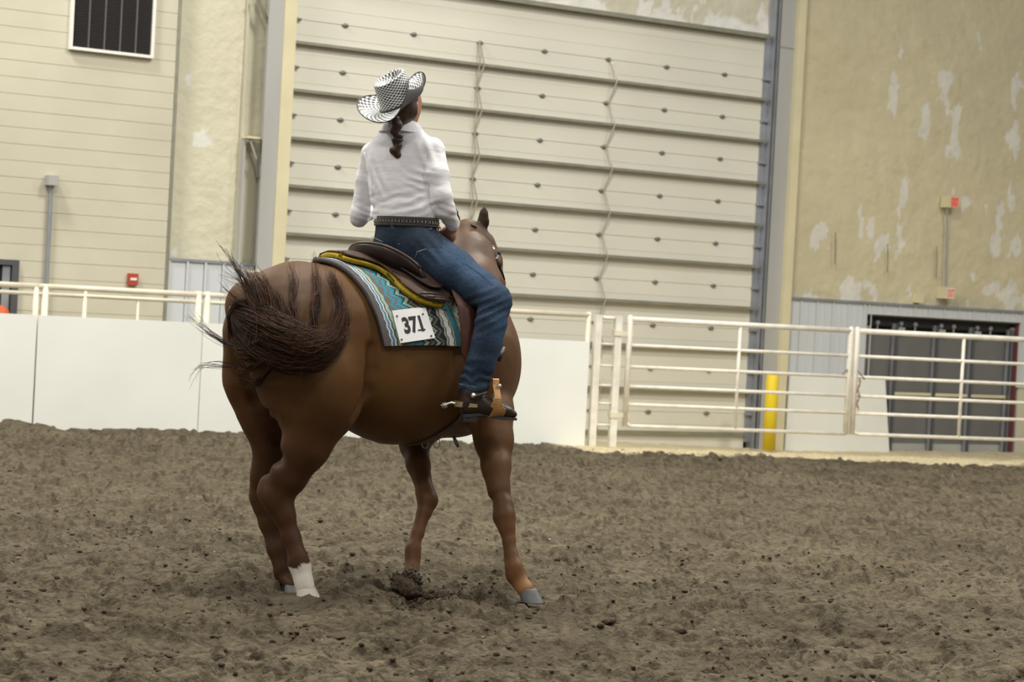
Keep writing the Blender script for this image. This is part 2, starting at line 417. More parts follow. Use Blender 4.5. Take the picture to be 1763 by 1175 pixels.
# doorway
dr = empty('door_1', wp(duL, ZB, 0), kind='structure')
b = MB(); wbox(b, duL, duR, ZB, dzT, -.011, -.004); b.build('doorway_void', m_black, dr)
b = MB(); wbox(b, duR-.07, duR, ZB, dzT, -.004, .05); wbox(b, duL, duL+.07, ZB, dzT, -.004, .05); wbox(b, duL, duR, dzT-.05, dzT+.0, -.003, .051); b.build('door_frame', m_dark, dr)
b = MB(); wbox(b, duR-.16, duR-.08, ZB, dzT-.06, 0, .02); b.build('door_leaf', m_gal, dr)
u_, z_ = w_at(-8, 534); 
b = MB(); b.tube([wp(u_, .0, .14), wp(u_, z_-.08, .14), wp(u_, z_, .14), wp(u_, z_+.05, .14)], [.11, .10, .09, .03], 14)
tag(b.build('traffic_barrel', m_orange, None, None, True), 'orange plastic barrel top in the dark doorway at far left', 'barrel')
# louvre
u0, z0 = w_at(122, 84); u1, _ = w_at(257, 97); zt = z0+.98; z0 += .02
lv = empty('louvre_vent', wp(u0, z0, 0), 'black slatted louvre vent in a white frame high on the block wall', 'vent')
b = MB(); wbox(b, u0-.03, u0, z0-.03, zt, 0, .05); wbox(b, u1, u1+.03, z0-.03, zt, 0, .05); wbox(b, u0-.0, u1, z0-.03, z0, 0, .06); wbox(b, u0, u1, zt, zt+.03, 0, .05); b.build('vent_frame', m_white, lv)
for i in range(5):
    a = u0+(u1-u0)*i/5; c = u0+(u1-u0)*(i+1)/5
    b = MB(); wbox(b, a, c, z0, zt, .002, .008); pn = b.build('louvre_bank', m_black, lv)
    b = MB(); zz = z0+.004
    while zz < zt-.02:
        b.hexa([wp(a+.012, zz+.014, .01), wp(c-.012, zz+.014, .01), wp(c-.012, zz, .034), wp(a+.012, zz, .034), wp(a+.012, zz+.016, .01), wp(c-.012, zz+.016, .01), wp(c-.012, zz+.003, .034), wp(a+.012, zz+.003, .034)]); zz += .020
    tag(b.build('slats', m_louv, pn), kind='stuff')
    if i:
        b = MB(); wbox(b, a-.009, a+.009, z0, zt, .01, .040); b.build('mullion', m_louvf, lv)
# conduit with a flood lamp box
u_, z_ = w_at(86, 318)
cdt = empty('conduit', wp(u_, ZB, .04), 'grey conduit pipe with a small box on top running down the block wall', 'conduit')
b = MB(); b.tube([wp(u_, ZB, .04), wp(u_, z_, .04)], .022, 8); b.build('pipe', m_gal, cdt)
b = MB(); wbox(b, u_-.055, u_+.055, z_-.01, z_+.09, .0, .12); b.build('junction_box', m_colg, cdt)
# fire alarm
u_, z_ = w_at(227, 481)
fa = empty('fire_alarm', wp(u_, z_-.05, 0), 'small red fire alarm box with a white band on the block wall', 'alarm')
b = MB(); wbox(b, u_-.052, u_+.052, z_-.06, z_+.06, 0, .05); b.build('housing', m_red, fa)
b = MB(); wbox(b, u_-.034, u_+.034, z_-.012, z_+.014, .05, .056); b.build('white_band', m_white, fa)

# ---- foam covered wall patches (coloured per vertex with peeled spots)
def foam_patch(name, u0, u1, z0, z1, n, spots, seed, base=(.50, .46, .315), white=(.66, .65, .58), pale_bottom=0., step=.03, relief=.35):
    us = np.arange(u0, u1+step, step); us[-1] = u1; zs = np.arange(z0, z1+step, step); zs[-1] = z1
    A, B = np.meshgrid(us, zs, indexing='ij')
    h = (fbm(A*1.2, B*1.2, 4, seed)-.5)*.16+(fbm(A*5+B*2, B*5, 3, seed+3)-.5)*.05
    h += .05*sst(.5, .8, fbm(A*2+B*3, B*1.2-A, 3, seed+7))
    h *= relief
    c = np.array(base)*(.93+.14*fbm(A*.9, B*.9, 3, seed+9))[..., None]
    wgt = np.zeros(A.shape); wob = (fbm(A*7, B*5, 4, seed+20)-.5)
    wx = (fbm(A*9, B*2.2, 4, seed+30)-.5)
    for (px, py, rw, rh) in spots:
        uu, zz = w_at(px, py, n); ru = rw*.0092; rz = rh*.0075
        r = np.sqrt(((A-uu)/ru)**2+((B-zz)/rz)**2)
        wgt = np.maximum(wgt, sst(1.08, .92, r*.8+wob*4.2+wx*4.6+.15))
    if pale_bottom:
        wgt = np.maximum(wgt, sst(.03, -.03, (B-z0-pale_bottom*2.2*(fbm(A*2.3, B*.8, 4, seed+40)-.38))))
    c = c*(1-wgt[..., None])+np.array(white)*wgt[..., None]
    V = (WA[None, None]+WD*A[..., None]+WN*(n+h[..., None])+np.array([0, 0, 1.])*B[..., None]).reshape(-1, 3)
    return V, grid_faces(len(us), len(zs)), c.reshape(-1, 3)
wc = empty('wall_back', wp(uC, ZB, 0), kind='structure')
uK0 = w_at(462, 100, .18)[0]; uP0 = w_at(487, 100, .20)[0]; uD0 = w_at(508, 100, .20)[0]
V, Fc, c = foam_patch('foam', uC+.02, uD0, ZB, ZT, -.10, [(325, 130, 3, 12), (303, 430, 3, 8), (350, 240, 5, 5)], 3, base=(.62, .59, .455), white=(.68, .68, .62), relief=.14)
mobj('sprayed_insulation', V, Fc, m_foam, wc, col=c, smooth=True)
b = MB(); wbox(b, uC-.005, uC+.03, ZB, ZT, -.1, .012); b.build('corner_flashing', m_strut, wc)
for px in (420,):
    uu = w_at(px, 250)[0]; b = MB(); wbox(b, uu-.012, uu+.012, 1.7, ZT, -.09, -.045); b.build('foam_stud', m_block, wc)
# left liner panels under the foam
zt = w_at(340, 452)[1]; uu = uC+.03; i = 0; uE = w_at(440, 452)[0]
while uu < uE:
    e = min(uu+.205, uE); b = MB(); wbox(b, uu, e-.006, ZB, zt, -.06, -.02); pnl = b.build('liner_panel', m_ribm, wc)
    b = MB(); wbox(b, uu, uu+.022, ZB, zt, -.02, .0); b.build('rib', m_ribm, pnl); uu = e
b = MB(); wbox(b, uC+.03, uE+.1, zt, zt+.03, -.06, .0); b.build('liner_cap', m_gal, wc)
# small shelf brackets near the column
u_, z_ = w_at(425, 236, .1); u2 = w_at(480, 236, .1)[0]
br = empty('wall_bracket', wp(u_, z_-.6, .0), 'thin cream angle bracket with a diagonal brace beside the grey column', 'bracket')
b = MB(); wbox(b, u_, u2, z_-.012, z_+.012, -.05, .12); b.build('arm', m_cream, br)
b = MB(); b.tube([wp(u_+.04, z_-.01, .08), wp(u_+.13, z_-.22, .08), wp(u_+.2, z_-.4, -.02)], .012, 6); b.build('brace', m_colg, br)
b = MB(); wbox(b, u_+.0, u_+.02, z_-1.4, z_-.02, -.06, .04); b.build('leg', m_colg, br)
# steel column left + brace
cl = tag(empty('steel_column', wp(uK0, ZB, 0), 'grey steel column with an upper diagonal strut left of the big door', 'column'))
b = MB(); wbox(b, uK0-.015, uP0, ZB, ZT, .16, .185); b.build('flange', m_colg, cl)
b = MB(); wbox(b, uK0+.06, uK0+.08, ZB, ZT, -.05, .16); b.build('web', m_colg, cl)
a0 = w_at(441, -12, .1); a1 = w_at(464, 45, .1)
b = MB(); b.tube([wp(*a0, .1), wp(*a1, .1)], .02, 6); b.build('knee_brace', m_strut, cl)
b = MB(); b.tube([wp(a1[0], a1[1]-.02, .14), wp(a1[0]+.2, a1[1]+.35, .14)], .045, 6); b.build('gusset', m_colg, cl)
b = MB(); wbox(b, uP0, uD0, ZB, ZT, -.1, .20); tag(b.build('trim_1', m_cream, None), kind='structure')
u_, z_ = w_at(478, 470, .2)
b = MB(); wbox(b, w_at(430, 466, .21)[0], w_at(476, 466, .21)[0], z_-.012, z_+.012, .1, .2); b.build('cross_arm', m_cream, cl)

# ---- the big sectional door
uD1 = w_at(1314, 120)[0]; dz0 = w_at(1200, 760)[1]
joints = [w_at(594, 44+81.6*i)[1] for i in range(9)]
step = joints[0]-joints[1]; zH = w_at(1320, 68)[1]
d2 = empty('door_2', wp(uD0, dz0, 0), kind='structure')
b = MB(); wbox(b, uD0-.05, uD1+.1, ZB, zH+.05, -.15, -.065); b.build('backing', m_dark, d2)
edges = [zH]+joints
while edges[-1] > dz0+.05: edges.append(edges[-1]-step)
edges[-1] = ZB
pw = (uD1-uD0)
for i in range(len(edges)-1):
    zt, zb = edges[i], edges[i+1]
    b = MB(); z1 = zt-.0012; z2 = zb+.0012
    prof = [(z1, -.006), (z1-.006, 0), (z1-(z1-z2)*.5, -.004), (z2+.006, 0), (z2, -.006)]
    V = []; Fc = []
    for u in (uD0, uD1): V += [wp(u, q[0], q[1]) for q in prof]+[wp(u, z2, -.06), wp(u, z1, -.06)]
    n = 7; Fc = [(j, (j+1) % n, n+(j+1) % n, n+j) for j in range(n)]+[tuple(range(n-1, -1, -1)), tuple(range(n, 2*n))]
    b.add(V, Fc); pn = b.build('door_panel', m_door, d2)
    # fine pressed lines
    b = MB()
    for q in (.30, .70):
        zz = zb+(zt-zb)*q; wbox(b, uD0+.02, uD1-.05, zz-.002, zz+.002, -.004, .0008)
    b.build('pressed_line', m_door, pn)
    if i:
        zs = zt-step*.49
        if zs > dz0+.25:
            b = MB(); wbox(b, uD0, uD1+.04, zs-.016, zs+.016, -.004, .075); wbox(b, uD0, uD1+.04, zs+.016, zs+.020, .0, .03)
            b.build('strut', m_strut, d2)
hm = None
hx = [w_at(594, 44)[0], w_at(712, 59)[0], w_at(826, 74)[0], w_at(937, 89)[0], w_at(1047, 103)[0], w_at(1147, 116)[0], w_at(1247, 129)[0]]
b = MB(); b.ball(np.zeros(3), .038, 10, 6, (1, .5, .62), np.stack([WD, WN, [0, 0, 1]]))
b.hexa([WD*x+WN*n+np.array([0, 0, z]) for z in (-.006, .006) for x, n in ((-.04, -.012), (.04, -.012), (.04, .004), (-.04, .004))])
hme = bpy.data.meshes.new('hinge'); hme.from_pydata(b.V, [], b.F); hme.materials.append(m_hinge)
for zj in edges[1:-1]:
    for u in hx: link(hme, 'hinge', None, d2, wp(u, zj, .012))
for zj in edges[1:-1]:                                    # end hinges and rollers at both jambs
    for u, s_ in ((uD0+.03, 1), (uD1+.02, 1)):
        b = MB(); wbox(b, u-.03, u+.06, zj-.014, zj+.014, .0, .05); b.tube([wp(u+.06*s_, zj, .03), wp(u+.10*s_, zj, .03)], .014, 6); b.build('end_hinge', m_hinge if u < uD0+1 else m_gal, d2)
b = MB(); wbox(b, uD0, uD1, zH, zH+.05, -.02, .10); b.build('header_angle', m_strut, d2)
b = MB(); wbox(b, uD0-.0, uD0+.05, dz0, zH, .0, .012); b.build('end_stile', m_gal, d2)
b = MB(); wbox(b, uD1-.0, uD1+.085, dz0, zH, -.02, .010); b.build('end_stile', m_gal, d2)
b = MB(); wbox(b, uD1+.085, uD1+.10, ZB, ZT, -.02, .09); wbox(b, uD1+.14, uD1+.155, ZB, ZT, -.02, .09); wbox(b, uD1+.10, uD1+.14, ZB, ZT, -.03, -.01); b.build('track', m_gal, d2)
b = MB(); wbox(b, uD1+.104, uD1+.126, .9, ZT, .0, .05); b.build('track_roller_rod', m_white, d2)
b = MB(); wbox(b, uD1+.155, uD1+.20, ZB, ZT, -.05, .02); b.build('jamb_dark_angle', m_dark, d2)  # dark steel strip between track and column
zq = w_at(1200, 745)[1]; b = MB(); wbox(b, uD0+.1, uD1, zq-.025, zq+.012, .0, .05); b.build('bottom_seal', m_strut, d2)
# foam above the door
V, Fc, c = foam_patch('foam', uD0, uD1+.085, zH+.05, ZT, -.05, [(1000, 5, 50, 8), (1120, 15, 50, 12), (1280, 55, 70, 14)], 15, base=(.58, .55, .43), white=(.74, .73, .68), pale_bottom=.22)
mobj('sprayed_insulation', V, Fc, m_foam, wc, col=c, smooth=True)
# pull chain and strap hanging down the door
def hang(name, px_list, amp, m, label, two=False):
    pts = []; pts2 = []; rows = edges[1:]
    u = px_list
    for i, zj in enumerate(rows[:-1]):
        a = wp(u, zj, .035); c = wp(u+amp, zj-step*.5, .095)
        pts += [a, a*.75+c*.25+WD*.012, c]; pts2 += [a, wp(u-.01, zj-step*.5, .09)]
        if two and i > 4: break
    b = MB(); b.tube(pts, .010, 6)
    if two: b.tube(pts2, .007, 6)
    o = b.build(name, m, None, None, True); tag(o, label, 'rope'); return o
hang('pull_rope', hx[2]-.03, .05, mat('old_rope', (.33, .30, .22), .7), 'pair of thin ropes zigzagging down the big door above the horse\'s ear', True)
hang('pull_chain', hx[4]+.01, .07, mat('bright_strap', (.55, .52, .44), .3, .6), 'shiny metallic strap zigzagging down the big door above the gate posts')

# ---- right of the door
uB0 = w_at(1342, 120)[0]; uB1 = w_at(1371, 120, .12)[0]; uT1 = w_at(1384, 120, .12)[0]
uB0 = uD1+.20
cr = empty('steel_column', wp(uB0, ZB, 0), 'grey steel column with rust stains right of the big door', 'column')
b = MB(); wbox(b, uB0, uB1, ZB, ZT, .03, .06); b.build('flange', m_colg, cr)
b = MB(); wbox(b, uB0+.09, uB0+.11, ZB, ZT, -.05, .03); b.build('web', m_colg, cr)
b = MB(); wbox(b, uB0, uB1, w_at(1350, 84)[1], w_at(1350, 84)[1]+.008, .06, .066); b.build('splice_plate', m_strut, cr)
b = MB(); wbox(b, uB1, uT1, ZB, ZT, -.05, .12); tag(b.build('trim_2', m_cream, None), kind='structure')
uR = w_at(2400, 600)[0]+3; zW = w_at(1365, 513)[1]
spots = [(1412, 400, 8, 12), (1500, 400, 10, 18), (1512, 412, 14, 22), (1554, 335, 4, 16), (1628, 140, 10, 14), (1648, 195, 8, 14), (1642, 250, 8, 26), (1590, 205, 5, 22), (1557, 240, 5, 6),
         (1745, 230, 8, 34), (1746, 120, 4, 28), (1735, 340, 5, 22), (1724, 375, 9, 22), (1718, 415, 16, 16), (1750, 420, 24, 14), (1693, 68, 6, 8), (1675, 475, 4, 12), (1552, 420, 5, 6), (1540, 142, 5, 30), (1480, 498, 18, 14), (1600, 512, 22, 10), (1745, 515, 40, 16), (1460, 130, 4, 6), (1420, 520, 30, 6), (1665, 350, 5, 5), (1705, 500, 12, 10)]
wr = empty('wall_right', wp(uT1, ZB, 0), kind='structure')
V, Fc, c = foam_patch('foam', uT1, uR, zW, ZT, -.10, spots, 31, base=(.60, .54, .365), white=(.69, .67, .60), step=.022)
mobj('sprayed_insulation', V, Fc, m_foam, wr, col=c, smooth=True)
# cracks
for px, y0, y1 in ((1531, 420, 470), (1615, 425, 480), (1441, 400, 455)):
    a = w_at(px, y0); c_ = w_at(px-1, y1); b = MB(); b.tube([wp(*a, -.03), wp(*c_, -.03)], .007, 5); b.build('foam_crack', m_strut, wr)
# bay opening
bu0, bz1 = w_at(1493, 541, -.03); bu1 = w_at(1757, 562, -.03)[0]
uu = uT1; i = 0
while uu < uR-.01:
    e = min(uu+.26, uR)
    if e > bu0 and uu < bu1: zb_ = bz1
    else: zb_ = ZB
    if uu < bu0 < e: e = bu0; zb_ = ZB
    if uu < bu1 < e and uu >= bu0: e = bu1; zb_ = bz1
    if uu > bu1-.01: zb_ = w_at(1760, 668)[1]
    b = MB(); wbox(b, uu, e-.005, zb_, zW-.02, -.06, -.02); pn = b.build('liner_panel', m_ribm, wr)
    b = MB(); wbox(b, uu+.0, uu+.022, zb_, zW-.02, -.02, -.006); b.build('rib', m_ribm, pn)
    b = MB(); wbox(b, uu+.13, uu+.14, zb_, zW-.02, -.02, -.012); b.build('minor_rib', m_ribm, pn)
    uu = e
b = MB(); wbox(b, uT1, uR, zW-.02, zW+.012, -.10, .01); b.build('liner_cap', m_gal, wr)
b = MB(); wbox(b, bu1+.04, uR, ZB, w_at(1760, 668)[1], -.08, -.04); b.build('lower_wall', m_block, wr)
# bay door with hanging curtains
d3 = empty('door_3', wp(bu0, ZB, 0), kind='structure')
b = MB(); wbox(b, bu0-.01, bu1+.01, ZB, bz1, -.34, -.30); b.build('backing', m_bay, d3)
b = MB(); wbox(b, bu0-.02, bu0, ZB, bz1, -.3, -.06); wbox(b, bu1, bu1+.02, ZB, bz1, -.3, -.06); wbox(b, bu0, bu1, bz1-.02, bz1, -.3, -.062); b.build('reveal', m_bay, d3)
b = MB(); wbox(b, bu0, bu1, bz1-.14, bz1-.02, -.24, -.14); b.build('top_track', m_black, d3)
fr = [(1540, .0), (1610, .01), (1672, .0), (1737, .01)]
pu = [bu0]+[w_at(x, 650, -.12)[0] for x, _ in fr]+[bu1]
for i in range(len(pu)-1):
    b = MB(); wbox(b, pu[i]+.02, pu[i+1]-.03, w_at(1600, 764, -.15)[1]+.0, bz1-.20, -.20, -.16); pn = b.build('curtain_panel', m_bay, d3)
    b = MB(); wbox(b, pu[i]+.02, pu[i+1]-.03, ZB, w_at(1600, 764, -.15)[1], -.205, -.165); b.build('bottom_skirt', m_colg, d3)
    b = MB(); wbox(b, pu[i+1]-.06, pu[i+1]-.0, ZB, bz1-.10, -.17, -.10); b.build('panel_stile', m_dark, d3)
    b = MB(); wbox(b, pu[i+1]-.075, pu[i+1]-.06, ZB, bz1-.10, -.14, -.10); b.build('stile_edge', m_gal, d3)
    for q in (.1, .45):
        uq = pu[i]+(pu[i+1]-pu[i])*q
        b = MB(); b.ball(wp(uq, bz1-.10, -.13), .035, 8, 5); b.tube([wp(uq, bz1-.2, -.13), wp(uq, bz1-.08, -.13)], .012, 6); b.build('trolley', m_gal, d3)
    b = MB(); wbox(b, pu[i]+.03, pu[i]+.14, bz1-.24, bz1-.15, -.15, -.12); b.build('top_tab', m_colg, d3)
zr = w_at(1640, 681, -.12)[1]
b = MB(); wbox(b, pu[1], bu1-.06, zr-.02, zr+.02, -.12, -.10); b.build('cross_bar', m_cream, d3)
b = MB(); wbox(b, bu1-.03, bu1+.0, ZB, bz1, -.12, -.055); b.build('red_edge', mat('dark_red_paint', (.14, .03, .03), .6), d3)
# leaning white board
zb1 = w_at(1400, 648)[1]; q0 = w_at(1352, 765, .06)[0]; q1 = w_at(1524, 652, .06); q2 = w_at(1532, 771, .06)
b = MB(); zb = ZB
V = [wp(q0, zb, .03), wp(q2[0], zb, .03), wp(q1[0], q1[1], .03), wp(q0+.02, q1[1]+.02, .03)]; V += [v+WN*.03 for v in V]
b.add(V, [(0, 3, 2, 1), (4, 5, 6, 7), (0, 1, 5, 4), (1, 2, 6, 5), (2, 3, 7, 6), (3, 0, 4, 7)])
tag(b.build('white_board', m_board, None), 'tall white sheet with a slanted edge standing against the ribbed wall beside the bay', 'board')
# bollard
gz = -.05; pb = P(1324, 763, 25.2)
b = MB(); top = P(1326, 645, 25.2); pb[2] = -.12; rr = 11*25.2/F
b.tube([pb, [pb[0], pb[1], top[2]-.03], [pb[0], pb[1], top[2]-.008], [pb[0], pb[1], top[2]]], [rr, rr, rr*.8, rr*.3], 20)
tag(b.build('bollard', m_yel, None, (pb[0], pb[1], -.12), True), 'yellow steel bollard in front of the grey column', 'bollard')
# exit signs and conduit
def exit_sign(px, py, s, label, mt, mf):
    u, z = w_at(px, py, .05)
    root = empty('exit_sign', wp(u, z-.06, 0), label, 'sign', 'exit signs on the right wall')
    b = MB(); wbox(b, u-.10, u+.09, z-.075, z+.075, -.08, .055); b.build('housing', m_cream, root)
    b = MB(); wbox(b, u-.045, u+.088, z-.068, z+.068, .055, .058); b.build('sign_face', mf, root)
    cu = bpy.data.curves.new('t', 'FONT'); cu.body = 'EXIT'; cu.size = .13; cu.extrude = .002; cu.offset = .003
    to = bpy.data.objects.new('t', cu); COL.objects.link(to); dg = bpy.context.evaluated_depsgraph_get()
    me = bpy.data.meshes.new_from_object(to.evaluated_get(dg)); bpy.data.objects.remove(to)
    v = np.array([q.co[:] for q in me.vertices]); v[:, :2] -= (v[:, :2].min(0)+v[:, :2].max(0))/2
    v[:, 0] *= .120/(v[:, 0].max()-v[:, 0].min()); v[:, 1] *= .105/(v[:, 1].max()-v[:, 1].min())
    W = WD[None]*(v[:, 0:1]+u+.023)+np.array([0, 0, 1.])*(v[:, 1:2]+z)+WN*(.060+v[:, 2:3])+WA
    mobj('lettering', W, [tuple(p.vertices) for p in me.polygons], mt, root)
exit_sign(1641, 348, 1, 'red and cream EXIT sign, the upper one of two joined by a conduit', m_redt, mat('salmon_face', (.86, .36, .27), .5))  # salmon face colour stands in for the glow of the lit sign
exit_sign(1634, 505, 1, 'pale EXIT sign with faded red letters, just above the ribbed metal wall', mat('faded_red', (.75, .25, .18), .5), m_exitf)
a = w_at(1633.5, 360, .03); c_ = w_at(1630.5, 494, .03)
b = MB(); b.tube([wp(*a, .0), wp(*c_, .0)], .012, 8); tag(b.build('conduit', m_gal, None), 'thin grey conduit joining the two exit signs', 'conduit')
u, z = w_at(1585, 514, .02); b = MB(); wbox(b, u-.045, u+.045, z-.06, z+.06, -.08, .03); tag(b.build('wall_box', m_cream, None), 'small tan utility box on the foam left of the lower exit sign', 'box')

# ---- arena fence: kick boards, top rails
def fence_run(name, pxa, pxb, label, posts, board=True, rails=((1.395, .030), (1.322, .022)), ext=0):
    ua, ub = f_at(pxa)[0], f_at(pxb)[0]
    root = empty(name, fp(ua, 0), label, 'fence', 'arena fence sections')
    if board:
        b = MB(); fbox(b, ua+.002, ub-.002, -.10, 1.112, .0, .025); b.build('kick_board', m_board, root)
    for z, r, *rng_ in rails:
        a, c = (ua, ub) if not rng_ else (f_at(rng_[0])[0], f_at(rng_[1])[0])
        b = MB(); b.tube([fp(a, z, -.05), fp(c, z, -.05)], r, 10); b.build('rail', m_rail, root, None, True)
    for px, w_, zt in posts:
        u = f_at(px)[0]; b = MB(); b.tube([fp(u, -.10, -.05), fp(u, zt, -.05)], w_, 10); b.build('post', m_rail, root, None, True)
    return root
fence_run('arena_fence', -500, 61, 'white kick board and cream rail at the far left edge', [(58, .030, 1.40), (-210, .03, 1.4)])
fence_run('arena_fence', 63, 346, 'white kick board and double cream rails between the paired posts, left of the horse', [(74, .034, 1.40), (143, .022, 1.39), (235, .012, 1.31), (339, .034, 1.43)])
fence_run('arena_fence', 347, 1014, 'long white kick board with one cream rail running behind the horse', [(354, .032, 1.43), (393, .024, 1.31), (1013.5, .026, 1.43)], rails=((1.395, .028), (1.322, .022, 354, 393)))
# gate posts, short panel
rz = [1.375, 1.095, .864, .652, .459, .228]
def post_sq(px, label):
    u = f_at(px, 650)[0]; b = MB(); fbox(b, u-.036, u+.036, -.06, 1.405, -.04, .035); o = b.build('gate_post', m_gate, None); tag(o, label, 'post', 'square gate posts'); return u
ua = post_sq(1024.5, 'square white post next to the end of the kick board'); ub = post_sq(1059.5, 'square white post carrying the gate hinges')
sp = empty('short_panel', fp(ua, 0), 'short ladder of six white rails between the two square posts', 'fence')
for z in rz:
    b = MB(); b.tube([fp(ua+.037, z, 0), fp(ub-.037, z, 0)], .022 if z > 1.2 else .014, 10); b.build('rail', m_gate, sp, None, True)
def gate(name, pxa, pxb, pxm, label, hinges=False):
    ua, ub, um = f_at(pxa, 650)[0], f_at(pxb, 650)[0], f_at(pxm, 650)[0]
    g = empty(name, fp(ua, .2), label, 'gate', 'white pipe gates')
    for k_, z in enumerate(rz):
        b = MB()
        if k_ == 5: b.tube([fp(ua+.0, z+.05, 0), fp(ua+.03, z+.015, 0), fp(ua+.07, z, 0), fp(ub, z, 0)], .021, 10)
        else: b.tube([fp(ua, z, 0), fp(ub, z, 0)], .030 if k_ == 0 else .019, 12)
        b.build('rail', m_gate, g, None, True)
    for u, r, zt in ((ua, .031, 1.42), (ub, .031, 1.42)):
        b = MB(); b.tube([fp(u, .22, 0), fp(u, zt-.02, 0), fp(u, zt, 0)], [r, r, r*.5], 12); b.build('stile', m_gate, g, None, True)
    b = MB(); b.tube([fp(um, .22, .0), fp(um, 1.37, .0)], .019, 10); b.build('middle_upright', m_gate, g, None, True)
    return g, ua, ub
g1, a1, b1 = gate('pipe_gate', 1080, 1461, 1270, 'white six-rail pipe gate in front of the big door')
for z in (1.22, .34):
    b = MB(); fbox(b, ub-.046, ub+.046, z-.03, z+.03, -.05, .045); fbox(b, ub+.04, a1+.04, z-.022, z+.022, -.01, .012); b.build('hinge', m_rail, g1)
g2, a2, b2 = gate('pipe_gate', 1472, 1900, 1656, 'white six-rail pipe gate in front of the dark bay')
# latch chain
b = MB()
for i in range(13):
    p = fp(a2+.035+.012*math.sin(i*1.1), .84-i*.027, .04)
    b.tube([p+np.array([.008*math.cos(t)*(1 if i % 2 else .3), .008*math.cos(t)*(.3 if i % 2 else 1), .018*math.sin(t)]) for t in np.linspace(0, 2*pi, 9)], .005, 5, False)
tag(b.build('latch_chain', m_rust, None), 'rusty chain hanging at the joint of the two pipe gates', 'chain')
b = MB(); b.tube([fp(b1-.10, .86, .0), fp(b1-.03, .94, .01), fp(b1+.0, .84, .02)], .009, 6); b.tube([fp(a2+.0, .80, .0), fp(a2+.03, .93, .01), fp(a2+.11, .84, .02)], .009, 6); b.build('latch_bracket', m_rust, g1)
# other sides of the arena, out of view, so the room is closed
for nm, a, c, in (('wall_front', (-22, -14), (22, -14)), ('wall_east', (22, -14), (22, 44)), ('wall_west', (-22, -14), (-22, 20))):
    b = MB(); b.hexa([(a[0], a[1], -.1), (c[0], c[1], -.1), (c[0]+.2, c[1]+.2, -.1), (a[0]+.2, a[1]+.2, -.1), (a[0], a[1], 6), (c[0], c[1], 6), (c[0]+.2, c[1]+.2, 6), (a[0]+.2, a[1]+.2, 6)])
    tag(b.build(nm, m_block, None), kind='structure')

# ================================================================== HORSE
HF = math.radians(38)
hF = np.array([math.cos(HF), math.sin(HF), 0]); hL = np.array([-math.sin(HF), math.cos(HF), 0]); hU = np.array([0, 0, 1.])
FR = np.stack([hF, hL, hU])
def tc_(pts, k, sc=(1, .84, 1)): return chain(pts, k, FR, sc)
torso = []
torso += tc_([(500, 560, 10.08, 96), (560, 585, 10.18, 116)], .10)
torso += tc_([(560, 592, 10.18, 116), (680, 618, 10.42, 138)], .08)
torso += tc_([(680, 618, 10.42, 138), (775, 624, 10.62, 131)], .10)
torso += tc_([(540, 555, 10.14, 96), (565, 556, 10.16, 96)], .08)
torso += chain([(432, 525, 10.05, 42), (500, 500, 10.12, 38)], .10)                # tail head
torso += chain([(600, 494, 10.28, 28), (660, 508, 10.42, 26), (745, 512, 10.70, 30), (790, 512, 10.86, 40)], .10)      # loin to withers
rear = []
rear += chain([(532, 590, 9.99, 90), (550, 655, 9.955, 86)], .05, FR, (1, .75, 1))          # right haunch
rear += chain([(550, 650, 9.95, 86), (558, 692, 9.94, 64)], .04, FR, (1, .62, 1))
rear += chain([(480, 600, 9.98, 62), (500, 690, 9.96, 50)], .05)
rear += chain([(556, 690, 9.95, 62), (528, 765, 9.93, 41), (500, 815, 9.93, 34)], .05, FR, (1, .72, 1))
rear += chain([(500, 815, 9.93, 31), (479, 853, 9.94, 27)], .03, FR, (1, .7, 1))
rear += chain([(462, 832, 9.95, 15), (463, 848, 9.95, 18), (476, 868, 9.94, 20)], .03)     # point of hock
rear += chain([(478, 855, 9.94, 24), (490, 888, 9.93, 18), (501, 925, 9.92, 15), (513, 955, 9.90, 15.5)], .03)
rear += chain([(507, 950, 9.92, 8), (511, 968, 9.92, 16)], .02)
rear += chain([(515, 968, 9.90, 18.5), (518, 978, 9.90, 17), (523, 1000, 9.88, 15.5), (526, 1012, 9.87, 17)], .02)
rear2 = []
rear2 += chain([(446, 575, 10.22, 66), (450, 650, 10.27, 66)], .07, FR, (1, .8, 1))
rear2 += chain([(450, 650, 10.27, 64), (462, 712, 10.28, 50), (470, 765, 10.28, 33), (460, 815, 10.28, 25), (450, 848, 10.28, 21)], .05, FR, (1, .75, 1))
rear2 += chain([(444, 838, 10.29, 12), (444, 855, 10.29, 13), (452, 872, 10.28, 16)], .02)
rear2 += chain([(452, 860, 10.28, 19), (464, 900, 10.28, 17.5), (476, 945, 10.26, 16), (486, 978, 10.24, 16)], .03)
rear2 += chain([(484, 988, 10.24, 14), (494, 1000, 10.22, 12), (502, 1008, 10.2, 13)], .02)
front = []
front += chain([(832, 610, 10.50, 46), (842, 700, 10.44, 42)], .09, FR, (1, .8, 1))        # shoulder / arm
front += chain([(845, 715, 10.42, 41), (850, 760, 10.36, 32), (854, 802, 10.28, 24), (858, 845, 10.21, 19.5)], .04)
front += chain([(858, 800, 10.25, 17), (864, 850, 10.2, 15)], .02)
front += chain([(866, 868, 10.17, 18), (868, 890, 10.14, 18.5), (872, 908, 10.12, 14.5)], .02)
front += chain([(872, 905, 10.12, 13), (877, 930, 10.1, 9.5), (882, 958, 10.07, 9.5), (885, 972, 10.06, 11)], .02)
front += chain([(869, 905, 10.13, 8), (872, 935, 10.11, 6.5), (877, 968, 10.08, 9)], .015)
front += chain([(885, 978, 10.05, 16), (887, 990, 10.05, 15.5), (897, 1006, 10.04, 13), (905, 1015, 10.03, 14.5)], .02)
front2 = []
front2 += chain([(760, 660, 10.78, 55), (722, 735, 10.72, 38)], .07)
